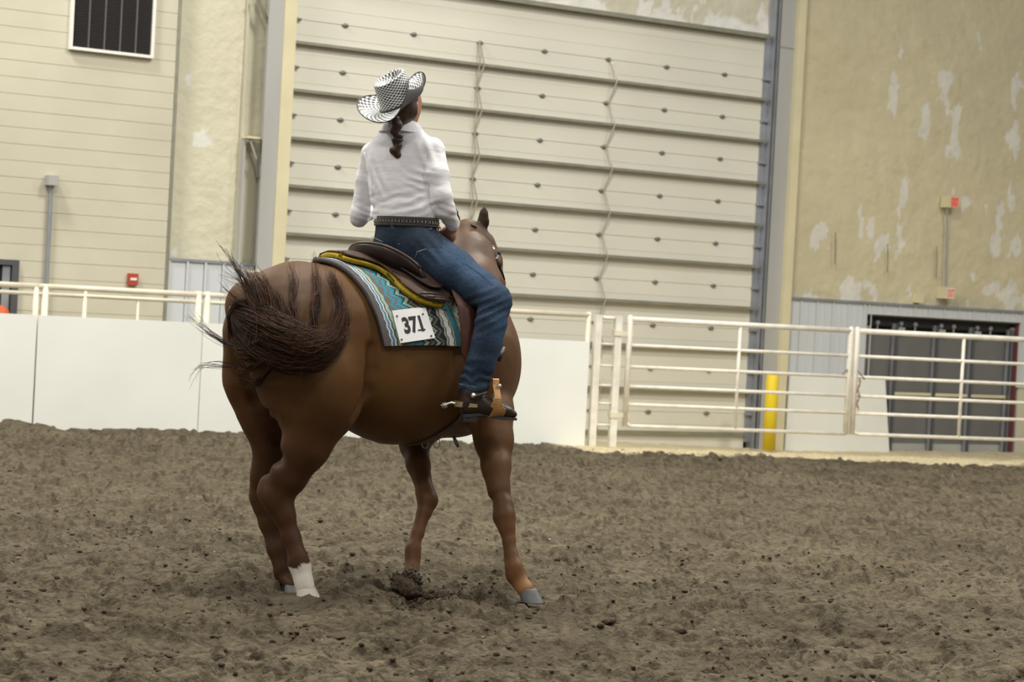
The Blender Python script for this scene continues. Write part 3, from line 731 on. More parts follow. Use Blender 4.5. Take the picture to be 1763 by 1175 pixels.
front2 += chain([(722, 735, 10.70, 33), (714, 765, 10.66, 25), (720, 800, 10.55, 19.5), (729, 834, 10.46, 16)], .03)
front2 += chain([(732, 848, 10.43, 17.5), (736, 862, 10.4, 17), (731, 882, 10.37, 13)], .02)
front2 += chain([(730, 885, 10.36, 11.5), (720, 918, 10.31, 9.5), (714, 938, 10.28, 10)], .02)
front2 += chain([(728, 880, 10.38, 9), (716, 915, 10.33, 6.5), (706, 945, 10.3, 8)], .012)
front2 += chain([(711, 948, 10.27, 14.5), (711, 960, 10.26, 12.5), (710, 976, 10.24, 12), (707, 990, 10.23, 14)], .02)
neck = []
neck += chain([(800, 560, 10.72, 70), (812, 500, 10.92, 52), (812, 450, 11.1, 39), (806, 412, 11.22, 27)], .08)
neck += chain([(790, 450, 11.1, 26), (800, 402, 11.22, 20)], .05)
neck += chain([(806, 402, 11.22, 22), (826, 424, 11.26, 26)], .04)
neck += chain([(828, 420, 11.27, 21), (838, 452, 11.27, 24)], .03)
neck += chain([(838, 452, 11.27, 24.5), (848, 490, 11.30, 20), (850, 540, 11.36, 14.5), (850, 562, 11.40, 14)], .04)
neck += chain([(828, 402, 11.25, 8.5), (832, 382, 11.25, 9.4), (833, 368, 11.25, 7), (834, 354, 11.25, 1.2)], .012, np.stack([RIGHT, [0, 1, 0], UP]), (1, .6, 1))
neck += chain([(786, 402, 11.36, 7.5), (783, 378, 11.36, 8.2), (782, 366, 11.36, 6), (781, 356, 11.36, 1.2)], .012, np.stack([RIGHT, [0, 1, 0], UP]), (1, .6, 1))
H = torso+rear+rear2+front+neck
H += front2
# creases
def crease(pts, k=.05): 
    r = chain(pts, k)
    for c in r: c['neg'] = True
    return r
def hitpts(pts, prims, off):
    X, ok = hit([p[0] for p in pts], [p[1] for p in pts], prims)
    D = X-CAM; D /= np.linalg.norm(D, axis=1)[:, None]
    return X-D*off
def crease_on(pts, prims, r, k, out):
    X = hitpts(pts, prims, out)
    return [cone(X[i], X[i+1], r, r, k, neg=True) for i in range(len(X)-1)]
HB = list(H)
H += crease_on([(640, 600), (640, 640), (634, 675), (614, 716)], HB, .026, .03, .017)
H += crease_on([(405, 600), (415, 640), (440, 690), (466, 720), (482, 755), (478, 790)], HB, .018, .05, .014)
def rip(p):
    x = p@hF; z = p[:, 2]
    return .004*(vnoise(x*7+3, z*6, 3)-.5)+.0025*(vnoise(x*22, p@hL*20+z*14, 5)-.5)
V, Q = mesh_sdf(H, .0115, rip)
# coat colours by region; the neck darkening is painted shading
def w_px(V):
    d = V-CAM; t = d@FWD; return CX+F*(d@RIGHT)/t, CY-F*(d@UP)/t
def spotw(V, c, r): return np.exp(-(((V-c)**2).sum(1)/r**2)**1.5)
col = np.ones((len(V), 3))*np.array((.104, .046, .0155))
nz = fbm(V@hF*3+5, V[:, 2]*3+V@hL*2, 4, 91)[:, None]
col = col*(.8+.4*nz)
def mixc(col, w_, c): w_ = np.clip(w_, 0, 1)[:, None]; return col*(1-w_)+np.array(c)*w_
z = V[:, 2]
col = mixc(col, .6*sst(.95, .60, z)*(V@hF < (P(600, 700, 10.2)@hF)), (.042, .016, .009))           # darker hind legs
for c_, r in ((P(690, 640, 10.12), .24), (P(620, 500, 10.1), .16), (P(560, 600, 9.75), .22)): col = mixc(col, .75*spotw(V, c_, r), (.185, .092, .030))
for pts in ([(876, 920, 10.1), (886, 985, 10.05)], [(718, 920, 10.3), (711, 965, 10.26)]):
    for a in pts: col = mixc(col, .5*spotw(V, P(*a), .09), (.22, .095, .045))
col = mixc(col, .9*spotw(V, P(900, 1014, 10.03), .05), (.50, .27, .12))
col = mixc(col, .8*spotw(V, P(709, 984, 10.24), .045), (.45, .36, .27))
col = mixc(col, .7*spotw(V, P(840, 430, 11.25), .12), (.20, .10, .042))
col = mixc(col, .75*spotw(V, P(808, 445, 11.05), .20), (.062, .036, .020))  # neck shading, put into the coat colour
col = mixc(col, .7*spotw(V, P(838, 412, 11.2), .05), (.012, .008, .006))
for a, r in (((832, 376, 11.25), .10), ((783, 376, 11.36), .10)): col = mixc(col, 1.2*spotw(V, P(*a), r)*(z > P(830, 400, 11.25)[2]), (.035, .016, .010))
sock = P(519, 994, 9.9); dd = np.linalg.norm(V-sock, axis=1)
col = mixc(col, ((z < sock[2]+.06+.05*(fbm(V[:, 0]*25, V[:, 2]*9, 3, 8)-.5)) & (V[:, 1] < 10.06) & (dd < .2)).astype(float), (.72, .68, .60))
col = mixc(col, spotw(V, P(457, 894, 10.12), .018)*.6, (.5, .42, .33))
hroot = np.array([-.7, 10.3, 0.])
horse = empty('horse', hroot, 'brown horse with a dark swishing tail and one white hind sock, carrying the rider', 'horse')
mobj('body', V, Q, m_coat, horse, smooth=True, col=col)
# hooves
def hoof(top, bot, rt, rb, dirv, m=m_hoof, label=None):
    top = np.array(top); bot = np.array(bot); dv = np.array(dirv, float); dv /= np.linalg.norm(dv); sd = np.cross([0, 0, 1.], dv)
    V = []; n = 20
    for i, t in enumerate((0, .08, .5, .93, 1.0)):
        c = top*(1-t)+bot*t; r = rt*(1-t)+rb*t
        for j in range(n):
            an = 2*pi*j/n; fwd = math.cos(an)
            V.append(c+dv*r*fwd*(1.12 if fwd > 0 else .95)+sd*r*.92*math.sin(an)+np.array([0, 0, (.012 if fwd < 0 else 0)*0]))
    Fc = [(i*n+j, (i+1)*n+j, (i+1)*n+(j+1) % n, i*n+(j+1) % n) for i in range(4) for j in range(n)]+[tuple(range(n)), tuple(4*n+j for j in range(n-1, -1, -1))]
    o = mobj('hoof', V, Fc, m, horse, smooth=True)
    if label: o['label'] = label
    return o
hoof(P(526, 1012, 9.87), P(531, 1030, 9.84), .047, .060, (.6, -.5, 0), mat('pale_hoof', (.50, .46, .38), .6), 'pale hoof under the white sock')
hoof(P(503, 1007, 10.2), P(507, 1022, 10.18), .040, .052, (.75, .3, 0))
hoof(P(907, 1013, 10.03), P(915, 1038, 10.01), .043, .054, (.9, -.35, 0))
hoof(P(707, 985, 10.23), P(704, 1018, 10.22), .045, .062, (.5, -.6, 0))
# mane: short hair falling on the far side of the crest, streaks on the near side
def strands(name, guides, n, r0, m, parent, jit, cols, npt=14, wav=.02, seg=3):
    allV = []; allF = []; allC = []; c0 = 0
    for gi, (G_, wgt) in enumerate(guides):
        G_ = np.array(G_, float); cnt = max(1, int(n*wgt))
        d = np.r_[0, np.cumsum(np.linalg.norm(np.diff(G_[:, :3], axis=0), axis=1))]; d /= d[-1]
        for s_ in range(cnt):
            t = np.linspace(0, rng.uniform(.72, 1.0), npt)
            p = np.stack([np.interp(t, d, G_[:, k]) for k in range(3)], 1)
            # smooth
            for _ in range(2): p[1:-1] = (p[:-2]+2*p[1:-1]+p[2:])/4
            sp_ = np.interp(t, d, G_[:, 3]) if G_.shape[1] > 3 else np.full(npt, jit)
            o = rng.normal(size=3); o /= max(1, np.linalg.norm(o)/1.6); p = p+o*sp_[:, None]*.6
            ph = rng.uniform(0, 6.28, 3); fr_ = rng.uniform(4, 11, 3)
            p = p+wav*np.sin(fr_*t[:, None]+ph)*(t[:, None]**1.2)*rng.uniform(.3, 1.2)
            rad = r0*rng.uniform(.6, 1.3)*(1-.85*t**1.5)
            tg = np.gradient(p, axis=0); tg /= np.linalg.norm(tg, axis=1)[:, None]+1e-9
            x = np.cross(tg, np.array([.3, 1, .2])); x /= np.linalg.norm(x, axis=1)[:, None]+1e-9; y = np.cross(tg, x)
            V = np.concatenate([p+rad[:, None]*(math.cos(a)*x+math.sin(a)*y) for a in np.arange(seg)*2*pi/seg]).reshape(seg, npt, 3).transpose(1, 0, 2).reshape(-1, 3)
            allV.append(V); allF.append(grid_faces(npt, seg, True)+c0); c0 += len(V)
            cc = np.array(cols[0])*(1-(u:=rng.random()**2.2))+np.array(cols[1])*u
            lt_ = (t**2)[:, None]*.5
            allC.append(np.repeat((cc*(1-lt_)+np.array(cols[1])*lt_), seg, 0))
    return mobj(name, np.concatenate(allV), np.concatenate(allF), m, parent, smooth=True, col=np.concatenate(allC))
def guide(pts, off, spread=None, abs_=False):
    """pixel guide laid over the body at distance off; points that miss keep the neighbouring depth"""
    X, ok = hit([p[0] for p in pts], [p[1] for p in pts], H)
    out = []; last = 9.95
    oks = [i for i in range(len(pts)) if ok[i]]
    for i, p in enumerate(pts):
        if ok[i]: last = X[i][1]
        elif oks: last = X[min(oks, key=lambda q: abs(q-i))][1]
        o = off if not hasattr(off, '__len__') else off[i]
        out.append(list(P(p[0], p[1], last-o))+[p[2] if len(p) > 2 else .02])
    return out
tg = []
A = lambda pts, off, w_: tg.append((guide(pts, off), w_))
# base bundle out of the dock and round over the right buttock
A([(402, 535, .02), (415, 575, .04), (450, 605, .05), (500, 628, .05), (550, 622, .05), (580, 590, .05), (590, 550, .04), (585, 515, .03)], [.0, .05, .08, .10, .10, .10, .09, .07], .20)
A([(405, 540, .03), (430, 565, .05), (470, 585, .06), (520, 600, .06), (560, 592, .05), (578, 560, .045)], [.0, .06, .1, .12, .12, .10], .20)
A([(403, 535, .03), (430, 545, .05), (465, 560, .06), (500, 575, .06), (540, 588, .05), (570, 575, .04)], [.0, .06, .1, .12, .12, .10], .12)
A([(402, 545, .02), (420, 600, .03), (470, 625, .03), (530, 637, .02), (565, 628, .02), (586, 590, .02)], [.0, .05, .09, .1, .1, .09], .08)
# short mass at the dock
A([(398, 545, .02), (410, 525, .025), (430, 520, .025), (450, 545, .03)], [.02, .05, .06, .08], .10)
A([(398, 545, .02), (405, 580, .03), (420, 610, .03), (440, 620, .03)], [.02, .05, .06, .08], .10)
A([(400, 560, .02), (425, 540, .03), (460, 535, .035), (490, 560, .03), (520, 590, .03)], [.02, .07, .1, .12, .12], .06)
# locks flicking up
A([(560, 600, .03), (582, 555, .022), (588, 520, .013), (576, 485, .008), (566, 462, .004)], [.1, .1, .09, .08, .08], .040)
A([(500, 600, .03), (535, 560, .02), (548, 530, .014), (545, 500, .01), (542, 460, .006), (543, 432, .003)], [.1, .1, .08, .07, .06, .06], .014)
A([(490, 590, .03), (510, 555, .02), (503, 525, .014), (506, 490, .008), (503, 462, .006), (496, 448, .003)], [.1, .1, .08, .07, .06, .06], .014)
A([(540, 590, .03), (540, 550, .018), (536, 520, .010), (548, 495, .007), (552, 470, .005)], [.1, .1, .09, .08, .07], .010)
A([(440, 590, .04), (450, 555, .03), (440, 520, .02), (425, 495, .012), (408, 465, .007), (385, 430, .003), (362, 405, .002)], [.1, .1, .1, .09, .08, .08, .08], .006)
A([(430, 590, .04), (445, 550, .03), (432, 515, .02), (415, 490, .012), (395, 478, .007), (375, 463, .003)], [.1, .1, .1, .09, .08, .08], .006)
A([(440, 590, .04), (455, 550, .03), (450, 515, .02), (436, 480, .010), (428, 470, .007), (412, 450, .002)], [.1, .1, .1, .09, .08, .08], .010)
A([(450, 590, .04), (470, 550, .03), (465, 520, .015), (458, 488, .008), (440, 470, .004), (430, 455, .002)], [.1, .1, .1, .09, .08, .08], .018)
A([(470, 580, .04), (490, 545, .03), (480, 515, .015), (468, 490, .008)], [.1, .1, .1, .09], .020)
A([(440, 570, .03), (425, 530, .015), (410, 515, .008), (388, 500, .003), (374, 478, .001)], [.08, .08, .08, .08, .08], .004)
A([(450, 590, .04), (452, 555, .04), (446, 525, .035), (434, 500, .028), (420, 478, .018), (405, 455, .012)], [.1, .1, .09, .08, .07, .07], .020)
A([(470, 590, .04), (478, 560, .04), (470, 530, .03), (455, 505, .022), (440, 490, .016)], [.1, .1, .09, .08, .07], .018)
A([(560, 610, .03), (590, 585, .02), (596, 550, .012), (592, 520, .01)], [.09, .08, .07, .07], .010)
# locks to the left
A([(460, 600, .03), (420, 605, .012), (385, 590, .006), (355, 572, .006), (335, 550, .003), (318, 537, .001)], [.1, .1, .1, .1, .1, .1], .010)
A([(460, 620, .03), (420, 632, .010), (380, 628, .003), (352, 622, .002), (333, 636, .001), (326, 668, .001)], [.1, .1, .1, .1, .1, .1], .004)
A([(490, 600, .03), (450, 608, .014), (430, 605, .010), (405, 614, .006), (398, 610, .004)], [.12, .12, .1, .08, .08], .010)
A([(490, 620, .03), (455, 622, .014), (430, 636, .010), (400, 640, .006)], [.12, .12, .1, .08], .010)
A([(480, 560, .03), (450, 560, .014), (420, 562, .010), (402, 570, .006)], [.12, .12, .1, .08], .010)
A([(480, 610, .03), (462, 640, .012), (440, 662, .010), (424, 660, .006), (415, 630, .006)], [.12, .12, .1, .08, .06], .012)
A([(510, 610, .03), (515, 640, .01), (522, 660, .006)], [.12, .1, .08], .006)
tail = strands('tail', tg, 2600, .0021, m_hair, horse, .03, ((.006, .004, .003), (.11, .040, .016)), 18, .026)
strands('tail_wisps', [(g, w_) for g, w_ in tg if w_ < .055], 420, .0017, m_hair, horse, .02, ((.03, .014, .008), (.24, .10, .045)), 20, .034)
# mane falling over the far side of the crest
mg = []
for i in range(12):
    t = i/11; a = P(782+18*t, 505-120*t, 10.92+.33*t)
    mg.append(([list(a)+[.01], list(a+hL*.05+hU*.01)+[.012], list(a+hL*.09-hU*.06)+[.014], list(a+hL*.11-hU*.15)+[.014]], .1))
strands('mane', mg, 500, .0022, m_hair, horse, .02, ((.02, .010, .006), (.07, .03, .015)), 8, .006)
# eye and nostril on the near cheek
b = MB(); b.ball(P(857, 437, 11.2), .017, 10, 8); b.build('eye', m_black, horse, None, True)

# ---- torso chart used by pad and saddle:  u along the back, angle th from the spine (right side positive)
TOR = torso+rear+front+neck[:2]
AX0 = P(560, 590, 10.18); AX0[2] = 1.12; AXO = AX0-hF*0
def chart(u, th, off, prims=TOR):
    u = np.atleast_1d(u); th = np.atleast_1d(th)
    c = AXO+hF*u[:, None]; d = hU*np.cos(th)[:, None]-hL*np.sin(th)[:, None]
    r = np.linspace(.80, .05, 376); X = c[:, None]+d[:, None]*r[None, :, None]
    f = sdf(X, prims); ins_ = f < 0; k = np.maximum(ins_.argmax(1), 1); i = np.arange(len(u))
    fa, fb = f[i, k-1], f[i, k]; t = fa/(fa-fb+1e-9); rr = r[k-1]*(1-t)+r[k]*t
    return c+d*(rr+off)[:, None]
_chart = chart
def chart(u, th, off, prims=TOR):
    u = np.atleast_1d(u); th = np.atleast_1d(th); n = max(len(u), len(th)); u = np.broadcast_to(u, (n,)); th = np.broadcast_to(th, (n,))
    return np.concatenate([_chart(u[i:i+2000], th[i:i+2000], off, prims) for i in range(0, n, 2000)])
def unchart(px, py, prims=TOR):
    X, ok = hit(px, py, prims); q = X-AXO
    return q@hF, np.arctan2(-(q@hL), q@hU)
def sheet(name, us, ths, off, thick, m, parent=None, col=None, org=None, prims=TOR, smooth=True):
    """us, ths: (nu,nv) arrays"""
    nu, nv = us.shape; o = off if hasattr(off, 'shape') else np.full(us.shape, off)
    ci = np.unique(np.linspace(0, nu-1, min(nu, 30)).round().astype(int)); cj_ = np.unique(np.linspace(0, nv-1, min(nv, 42)).round().astype(int))
    K_ = chart(us[np.ix_(ci, cj_)].ravel(), ths[np.ix_(ci, cj_)].ravel(), 0., prims).reshape(len(ci), len(cj_), 3)
    R_ = np.stack([np.stack([np.interp(np.arange(nv), cj_, K_[a, :, q]) for q in range(3)], -1) for a in range(len(ci))])
    ii = np.arange(nu); X = np.empty((nu, nv, 3)); lo_i = np.clip(np.searchsorted(ci, ii, 'right')-1, 0, len(ci)-2); w__ = ((ii-ci[lo_i])/(ci[lo_i+1]-ci[lo_i]))[:, None, None]
    X = R_[lo_i]*(1-w__)+R_[lo_i+1]*w__
    for _ in range(3):
        X[1:-1] = (X[:-2]+2*X[1:-1]+X[2:])/4; X[:, 1:-1] = (X[:, :-2]+2*X[:, 1:-1]+X[:, 2:])/4
    du = np.gradient(X, axis=0); dv = np.gradient(X, axis=1); N = np.cross(du, dv); N /= np.linalg.norm(N, axis=-1)[..., None]+1e-9
    c = AXO+hF*us[..., None]; N *= np.sign((N*(X-c)).sum(-1))[..., None]
    top = X+N*o[..., None]; bot = X+N*(o-thick)[..., None]
    V = np.concatenate([top.reshape(-1, 3), bot.reshape(-1, 3)]); g = grid_faces(nu, nv); n = nu*nv
    r = [np.array([[a, b_, b_+n, a+n] for a, b_ in zip(e[:-1], e[1:])]) for e in (np.arange(nv), (nu-1)*nv+np.arange(nv)[::-1], np.arange(nu)[::-1]*nv, np.arange(nu)*nv+nv-1)]
    Fc = np.concatenate([g[:, ::-1], g+n]+r)
    cc = None if col is None else np.concatenate([col.reshape(-1, 3)]*2)
    return mobj(name, V, Fc, m, parent, org, smooth=smooth, col=cc), top

# ---- saddle blanket

RT = [0, .16, .41, .69, .97, 1.30, 1.6]; RU = [-.085, -.050, .0, .054, .092, .123, .14]
TM = 1.335; nv_, nu_ = 420, 300
tv = np.linspace(-TM, TM, nv_)[None, :]; sv = np.linspace(0, 1, nu_)[:, None]
u0_ = np.interp(np.abs(tv), RT, RU); us = u0_+(.66-u0_)*sv; ths = np.broadcast_to(tv, us.shape)*(1-.0*sv)
a_ = (us-u0_); bb = np.abs(ths)*.36
def tri(x, p): return 2*np.abs((x/p) % 1-.5)
def stepz(x, p, n=4): return np.round(tri(x, p)*n)/n
GR = (.13, .12, .125); WH = (.72, .74, .70); BL = (.10, .26, .48); BK = (.02, .025, .028); MI = (.38, .52, .40); TE = (.04, .27, .38); BR = (.17, .14, .13)
zz = stepz(bb, .052, 4)*.030
wv = .0025*np.sin(bb*150)
pc = np.ones(us.shape+(3,))*np.array(BR)
def band(x, lo, hi, c): pc[(x >= lo) & (x < hi)] = c
band(a_, -1, .036, GR); q = a_+wv
band(q, .036, .043, WH); band(q, .043, .055, BL); band(q, .055, .064, WH); band(q, .064, .070, BK); band(q, .070, .090, MI); band(q, .090, .094, GR)
z_ = a_-zz; m1 = a_ >= .094
def zb(lo, hi, c): pc[m1 & (z_ >= lo) & (z_ < hi)] = c
zb(-1, .104, BR); zb(.104, .124, TE); zb(.124, .142, BR); zb(.142, .168, TE); zb(.168, .178, BK); zb(.178, .198, MI); zb(.198, .210, BK); zb(.210, .228, BR); zb(.228, .242, BK); zb(.242, .256, MI); zb(.256, .27, BK); zb(.27, .285, BR); zb(.285, .32, BK)
q = a_+wv*1.5
band(q, .312, .322, BK); band(q, .322, .330, MI); band(q, .330, .338, BR); band(q, .338, .366, WH); band(q, .366, .372, BK); band(q, .372, .380, MI)
m2 = (a_ >= .380) & (a_ < .423); pc[m2] = BR; pc[m2 & (np.abs(a_-.401) < .018*np.sqrt(np.clip(1-(2*((bb/.036) % 1)-1)**2, 0, 1)))] = TE
z2 = a_+.052-stepz(bb, .045, 4)*.028; m3 = a_ >= .423
for lo, hi, c in ((-1, .478, MI), (.478, .497, WH), (.497, .507, BR), (.507, .525, WH), (.525, .54, BR), (.54, .556, MI), (.556, .585, TE), (.585, .59, WH), (.59, .62, TE), (.62, .8, GR)): pc[m3 & (z2 >= lo) & (z2 < hi)] = c
pc *= (.88+.24*vnoise(us*260, ths*140, 9))[..., None]
pad_o, padtop = sheet('saddle_blanket', us, ths, .030, .022, m_pad, None, pc, org=chart(.3, 0., 0.)[0])
tag(pad_o, 'woven saddle blanket with teal, mint and white zigzags and stripes under the saddle', 'blanket')
# ---- number card, conformed to the blanket
PADT = [dict(c, ra=c['ra']+.036/c['s'], rb=c['rb']+.036/c['s']) for c in TOR]
def card_pt(s, t, off):
    c00, c10, c11, c01 = [np.array(q, float) for q in ((688, 592), (748.5, 583), (731, 529), (674, 536))]
    q = (c00*(1-s)[:, None]+c10*s[:, None])*(1-t)[:, None]+(c01*(1-s)[:, None]+c11*s[:, None])*t[:, None]
    X, ok = hit(q[:, 0], q[:, 1], PADT, 9.6, 10.8); D = X-CAM; D /= np.linalg.norm(D, axis=1)[:, None]; return X-D*off
s_, t_ = np.meshgrid(np.linspace(0, 1, 14), np.linspace(0, 1, 14), indexing='ij')
t2_ = np.where((s_ > .8) & (t_ > .9), t_-.06*((s_-.8)/.2), t_)
X = card_pt(s_.ravel(), t2_.ravel(), .0)
c0 = X.mean(0); Aa = np.c_[s_.ravel(), t2_.ravel(), s_.ravel()*t2_.ravel(), np.ones(len(X))]; co = np.linalg.lstsq(Aa, X, rcond=None)[0]
nrm = np.cross(co[0], co[1]); nrm /= np.linalg.norm(nrm); nrm *= -np.sign(nrm@FWD)
off_ = max(0, ((X-Aa@co)@nrm).max())*.6+.006
cardp = lambda s, t, n=0.: np.c_[s, t, s*t, np.ones(len(s))]@co+nrm*(off_+n)
X = cardp(s_.ravel(), t2_.ravel()); V = np.concatenate([X, X-nrm*.0015]); n = len(X); g = grid_faces(14, 14)
cn_ = empty('number_card', X.min(0)*0+X.mean(0), 'white paper card with the number 371 pinned on the saddle blanket', 'number card')
mobj('card', V, np.concatenate([g, g[:, ::-1]+n]), m_card, cn_)
cu = bpy.data.curves.new('t', 'FONT'); cu.body = '371'; cu.size = 1; cu.offset = .042
to = bpy.data.objects.new('t', cu); COL.objects.link(to)
me = bpy.data.meshes.new_from_object(to.evaluated_get(bpy.context.evaluated_depsgraph_get())); bpy.data.objects.remove(to)
v = np.array([q.co[:] for q in me.vertices]); Fc = [tuple(p.vertices) for p in me.polygons]
# foot serif of the one, as printed
x1 = v[:, 0].max(); sx0 = x1-.42; v = np.r_[v, [[sx0, 0, 0], [x1+.10, 0, 0], [x1+.10, .07, 0], [sx0, .07, 0]]]; Fc.append((len(v)-4, len(v)-3, len(v)-2, len(v)-1))
v[:, :2] -= (v[:, :2].min(0)+v[:, :2].max(0))/2; v[:, 0] *= .60/np.ptp(v[:, 0]); v[:, 1] *= .52/np.ptp(v[:, 1])
mobj('numerals', cardp(v[:, 0]+.50, v[:, 1]+.50, .0012), Fc, m_ink, cn_)
for s1, t1 in ((.10, .82), (.86, .78), (.06, .10), (.90, .08)):
    q = cardp(np.array([s1]), np.array([t1]), .002)[0]; b = MB(); b.ball(q, .005, 8, 4); b.build('pin', m_dark, cn_)

# ---- saddle
sad = empty('western_saddle', chart(.35, 0., .03)[0], 'brown leather western saddle with high cantle and gold fleece lining', 'saddle')
def shell(name, tab, u1, off, th, m, nv=60, nu=60, par=sad, flare=0., edge=0.):
    uu = np.array([q[0] for q in tab]); tt = np.array([q[1] for q in tab])
    us = np.linspace(uu[0], u1, nu)[:, None]*np.ones((1, nv)); v = np.linspace(-1, 1, nv)[None, :]
    ths = np.interp(us, uu, tt)*v
    o = off+flare*np.abs(v)**6*np.ones_like(us)+edge*np.exp(-(us-uu[0])/.06)
    return sheet(name, us, ths, o, th, m, par)
SK = [(-.01, .16), (.0, .24), (.02, .27), (.05, .28), (.10, .27), (.18, .27), (.215, .35), (.235, .50), (.26, .68), (.31, .82), (.38, .88), (.44, .90), (.462, .82), (.49, .74), (.60, .70)]
fl_, _ = shell('fleece', SK, .66, .056, .022, m_fleece, flare=.006, edge=.0)
fl_['label'] = 'gold fleece lining showing along the skirt edge'
SK2 = [(u+.012, t-.03) for u, t in SK]
shell('skirt', SK2, .64, .068, .009, m_leather2, flare=.008, edge=.0)
JK = [(.27, .20), (.285, .36), (.31, .50), (.34, .62), (.38, .70), (.44, .72), (.47, .64), (.60, .60)]
shell('seat_jockey', JK, .62, .082, .010, m_leather, flare=.012)
SE = [(.30, .20), (.32, .30), (.36, .36), (.42, .38), (.50, .38), (.60, .35)]
shell('seat', SE, .60, .098, .02, m_leather, flare=-.006)
SF = math.radians(50); sF = np.array([math.cos(SF), math.sin(SF), 0]); sR = np.array([math.sin(SF), -math.cos(SF), 0])
co_ = P(641, 449, 10.28)
V = []; ny = 40
for i in range(ny+1):
    q = -1+2*i/ny; y = .262*q; prof = max(0, 1-abs(q)**2.6)
    zb_ = -.020-.055*max(q, 0)**2-.02*max(-q, 0)**2; h_ = .088*prof**.6+.006; fw = .10*q*q
    cb = co_+sR*y+hU*zb_+sF*fw; ct = cb+hU*h_-sF*.035*prof
    V += [cb-sF*.012, ct-sF*.020, ct+hU*.010-sF*.004, ct+sF*.014, cb+sF*.02]
Fc = [(i*5+j, i*5+(j+1) % 5, (i+1)*5+(j+1) % 5, (i+1)*5+j) for i in range(ny) for j in range(5)]+[(4, 3, 2, 1, 0), tuple(ny*5+j for j in range(5))]
mobj('cantle', V, Fc, m_leather, sad, smooth=True)
b = MB(); b.tube([np.array(V[i*5+2])+hU*.002 for i in range(1, ny)], .0075, 8); b.build('cantle_binding', m_leather2, sad, None, True)
b = MB(); pm = chart(.60, 0., .10)[0]; b.tube([pm-hU*.05, pm+hU*.03, pm+hU*.075+hF*.02], [.05, .018, .018], 14); b.tube([pm+hU*.07+hF*.02, pm+hU*.085+hF*.025, pm+hU*.09+hF*.03], [.02, .036, .02], 14); b.build('horn', m_leather, sad, None, True)
V, Q = mesh_sdf([cone(chart(.60, -.75, .06)[0], chart(.60, 0., .08)[0]+hU*.0, .045, .055, .03), cone(chart(.60, 0., .08)[0], chart(.60, .75, .06)[0], .055, .045, .03)], .012)
mobj('swell', V, Q, m_leather, sad, smooth=True)
# tooled strings and conchos on the skirt
for (u, t) in ((.30, .80), (.335, .84), (.37, .87)):
    q = chart(u, t, .094)[0]; q2 = chart(u+.10, t+.02, .094)[0]; b = MB(); b.tube([q, (q+q2)/2+hU*.004, q2], .006, 6); b.build('saddle_string', m_leather2, sad, None, True)
q = chart(.36, .48, .095)[0]; b = MB(); b.ball(q, .016, 12, 6); b.build('concho', m_silver, sad, None, True)
# fender and stirrup on both sides
mir = lambda X: np.asarray(X)-2*(((np.asarray(X)-AX0)@hL)[..., None])*hL
def strap(pts, thick, side=1):
    """pts (px,py,Y,halfwidth_px, twist)"""
    A_ = []; B_ = []
    for px, py, Y_, w_, *dx in pts:
        A_.append(P(px-w_, py, Y_)); B_.append(P(px+w_, py, Y_+(dx[0] if dx else 0)))
    A_ = np.array(A_); B_ = np.array(B_)
    if side < 0: A_, B_ = mir(A_), mir(B_)
    n_ = -sR*0-hL*side; V = list(A_)+list(B_)+list(A_-(-hL)*side*-0+hL*side*thick)+list(B_+hL*side*thick); n = len(A_)
    Fc = []
    for i in range(n-1):
        Fc += [(i, i+1, n+i+1, n+i), (2*n+i, 3*n+i, 3*n+i+1, 2*n+i+1), (i, 2*n+i, 2*n+i+1, i+1), (n+i, n+i+1, 3*n+i+1, 3*n+i)]
    Fc += [(0, n, 3*n, 2*n), (n-1, 3*n-1, 4*n-1, 2*n-1)]
    return V, Fc
for sd in (1, -1):
    V, Fc = strap([(800, 498, 10.20, 22, .05), (812, 530, 10.165, 22, .05), (814, 565, 10.14, 20, .05), (812, 605, 10.13, 17, .04), (820, 640, 10.15, 12, .03), (834, 662, 10.18, 8, .02)], .008, sd)
    mobj('fender', V, Fc, m_fender, sad, smooth=True)
    # stirrup: rawhide covered loop round the ball of the foot
    cx, cy, Yc = 848, 690, 10.09
    loop = []
    for t in np.linspace(0, 2*pi, 41):
        lx = math.sin(t); lz = -math.cos(t)
        hw = .062*(1 if lz < .2 else (1-.55*(lz-.2)/.8))
        loop.append((hw*lx, .078*lz+(.02 if lz > .9 else 0)))
    fd = np.array([.93, .37, 0]); sdv = np.array([.37, -.93, 0])      # foot forward / out
    c0 = P(cx, cy, Yc)
    V = []; wid = lambda lz: .016+.018*float(sst(.03, -.05, lz))
    for (a, h_) in loop:
        for (f_, r_) in ((-1, 0), (1, 0), (1, 1), (-1, 1)):
            k_ = 1+.09*r_
            V.append(c0+sdv*a*k_+hU*h_*k_+fd*(f_*wid(h_)+ (.02 if h_ < -.03 else 0)-.00*a + .10*h_))
    V = np.array(V)
    if sd < 0: V = mir(V)
    n = 41; Fc = [(i*4+j, i*4+(j+1) % 4, (i+1)*4+(j+1) % 4, (i+1)*4+j) for i in range(n-1) for j in range(4)]
    st = mobj('stirrup', V, Fc, m_tan, sad, smooth=False); st['label'] = 'tan rawhide covered stirrup'
    q = c0+sdv*.028+hU*.072+fd*.02
    if sd < 0: q = mir(q)
    b = MB(); b.ball(q, .012, 10, 6); b.build('stirrup_bolt', m_silver, st, None, True)
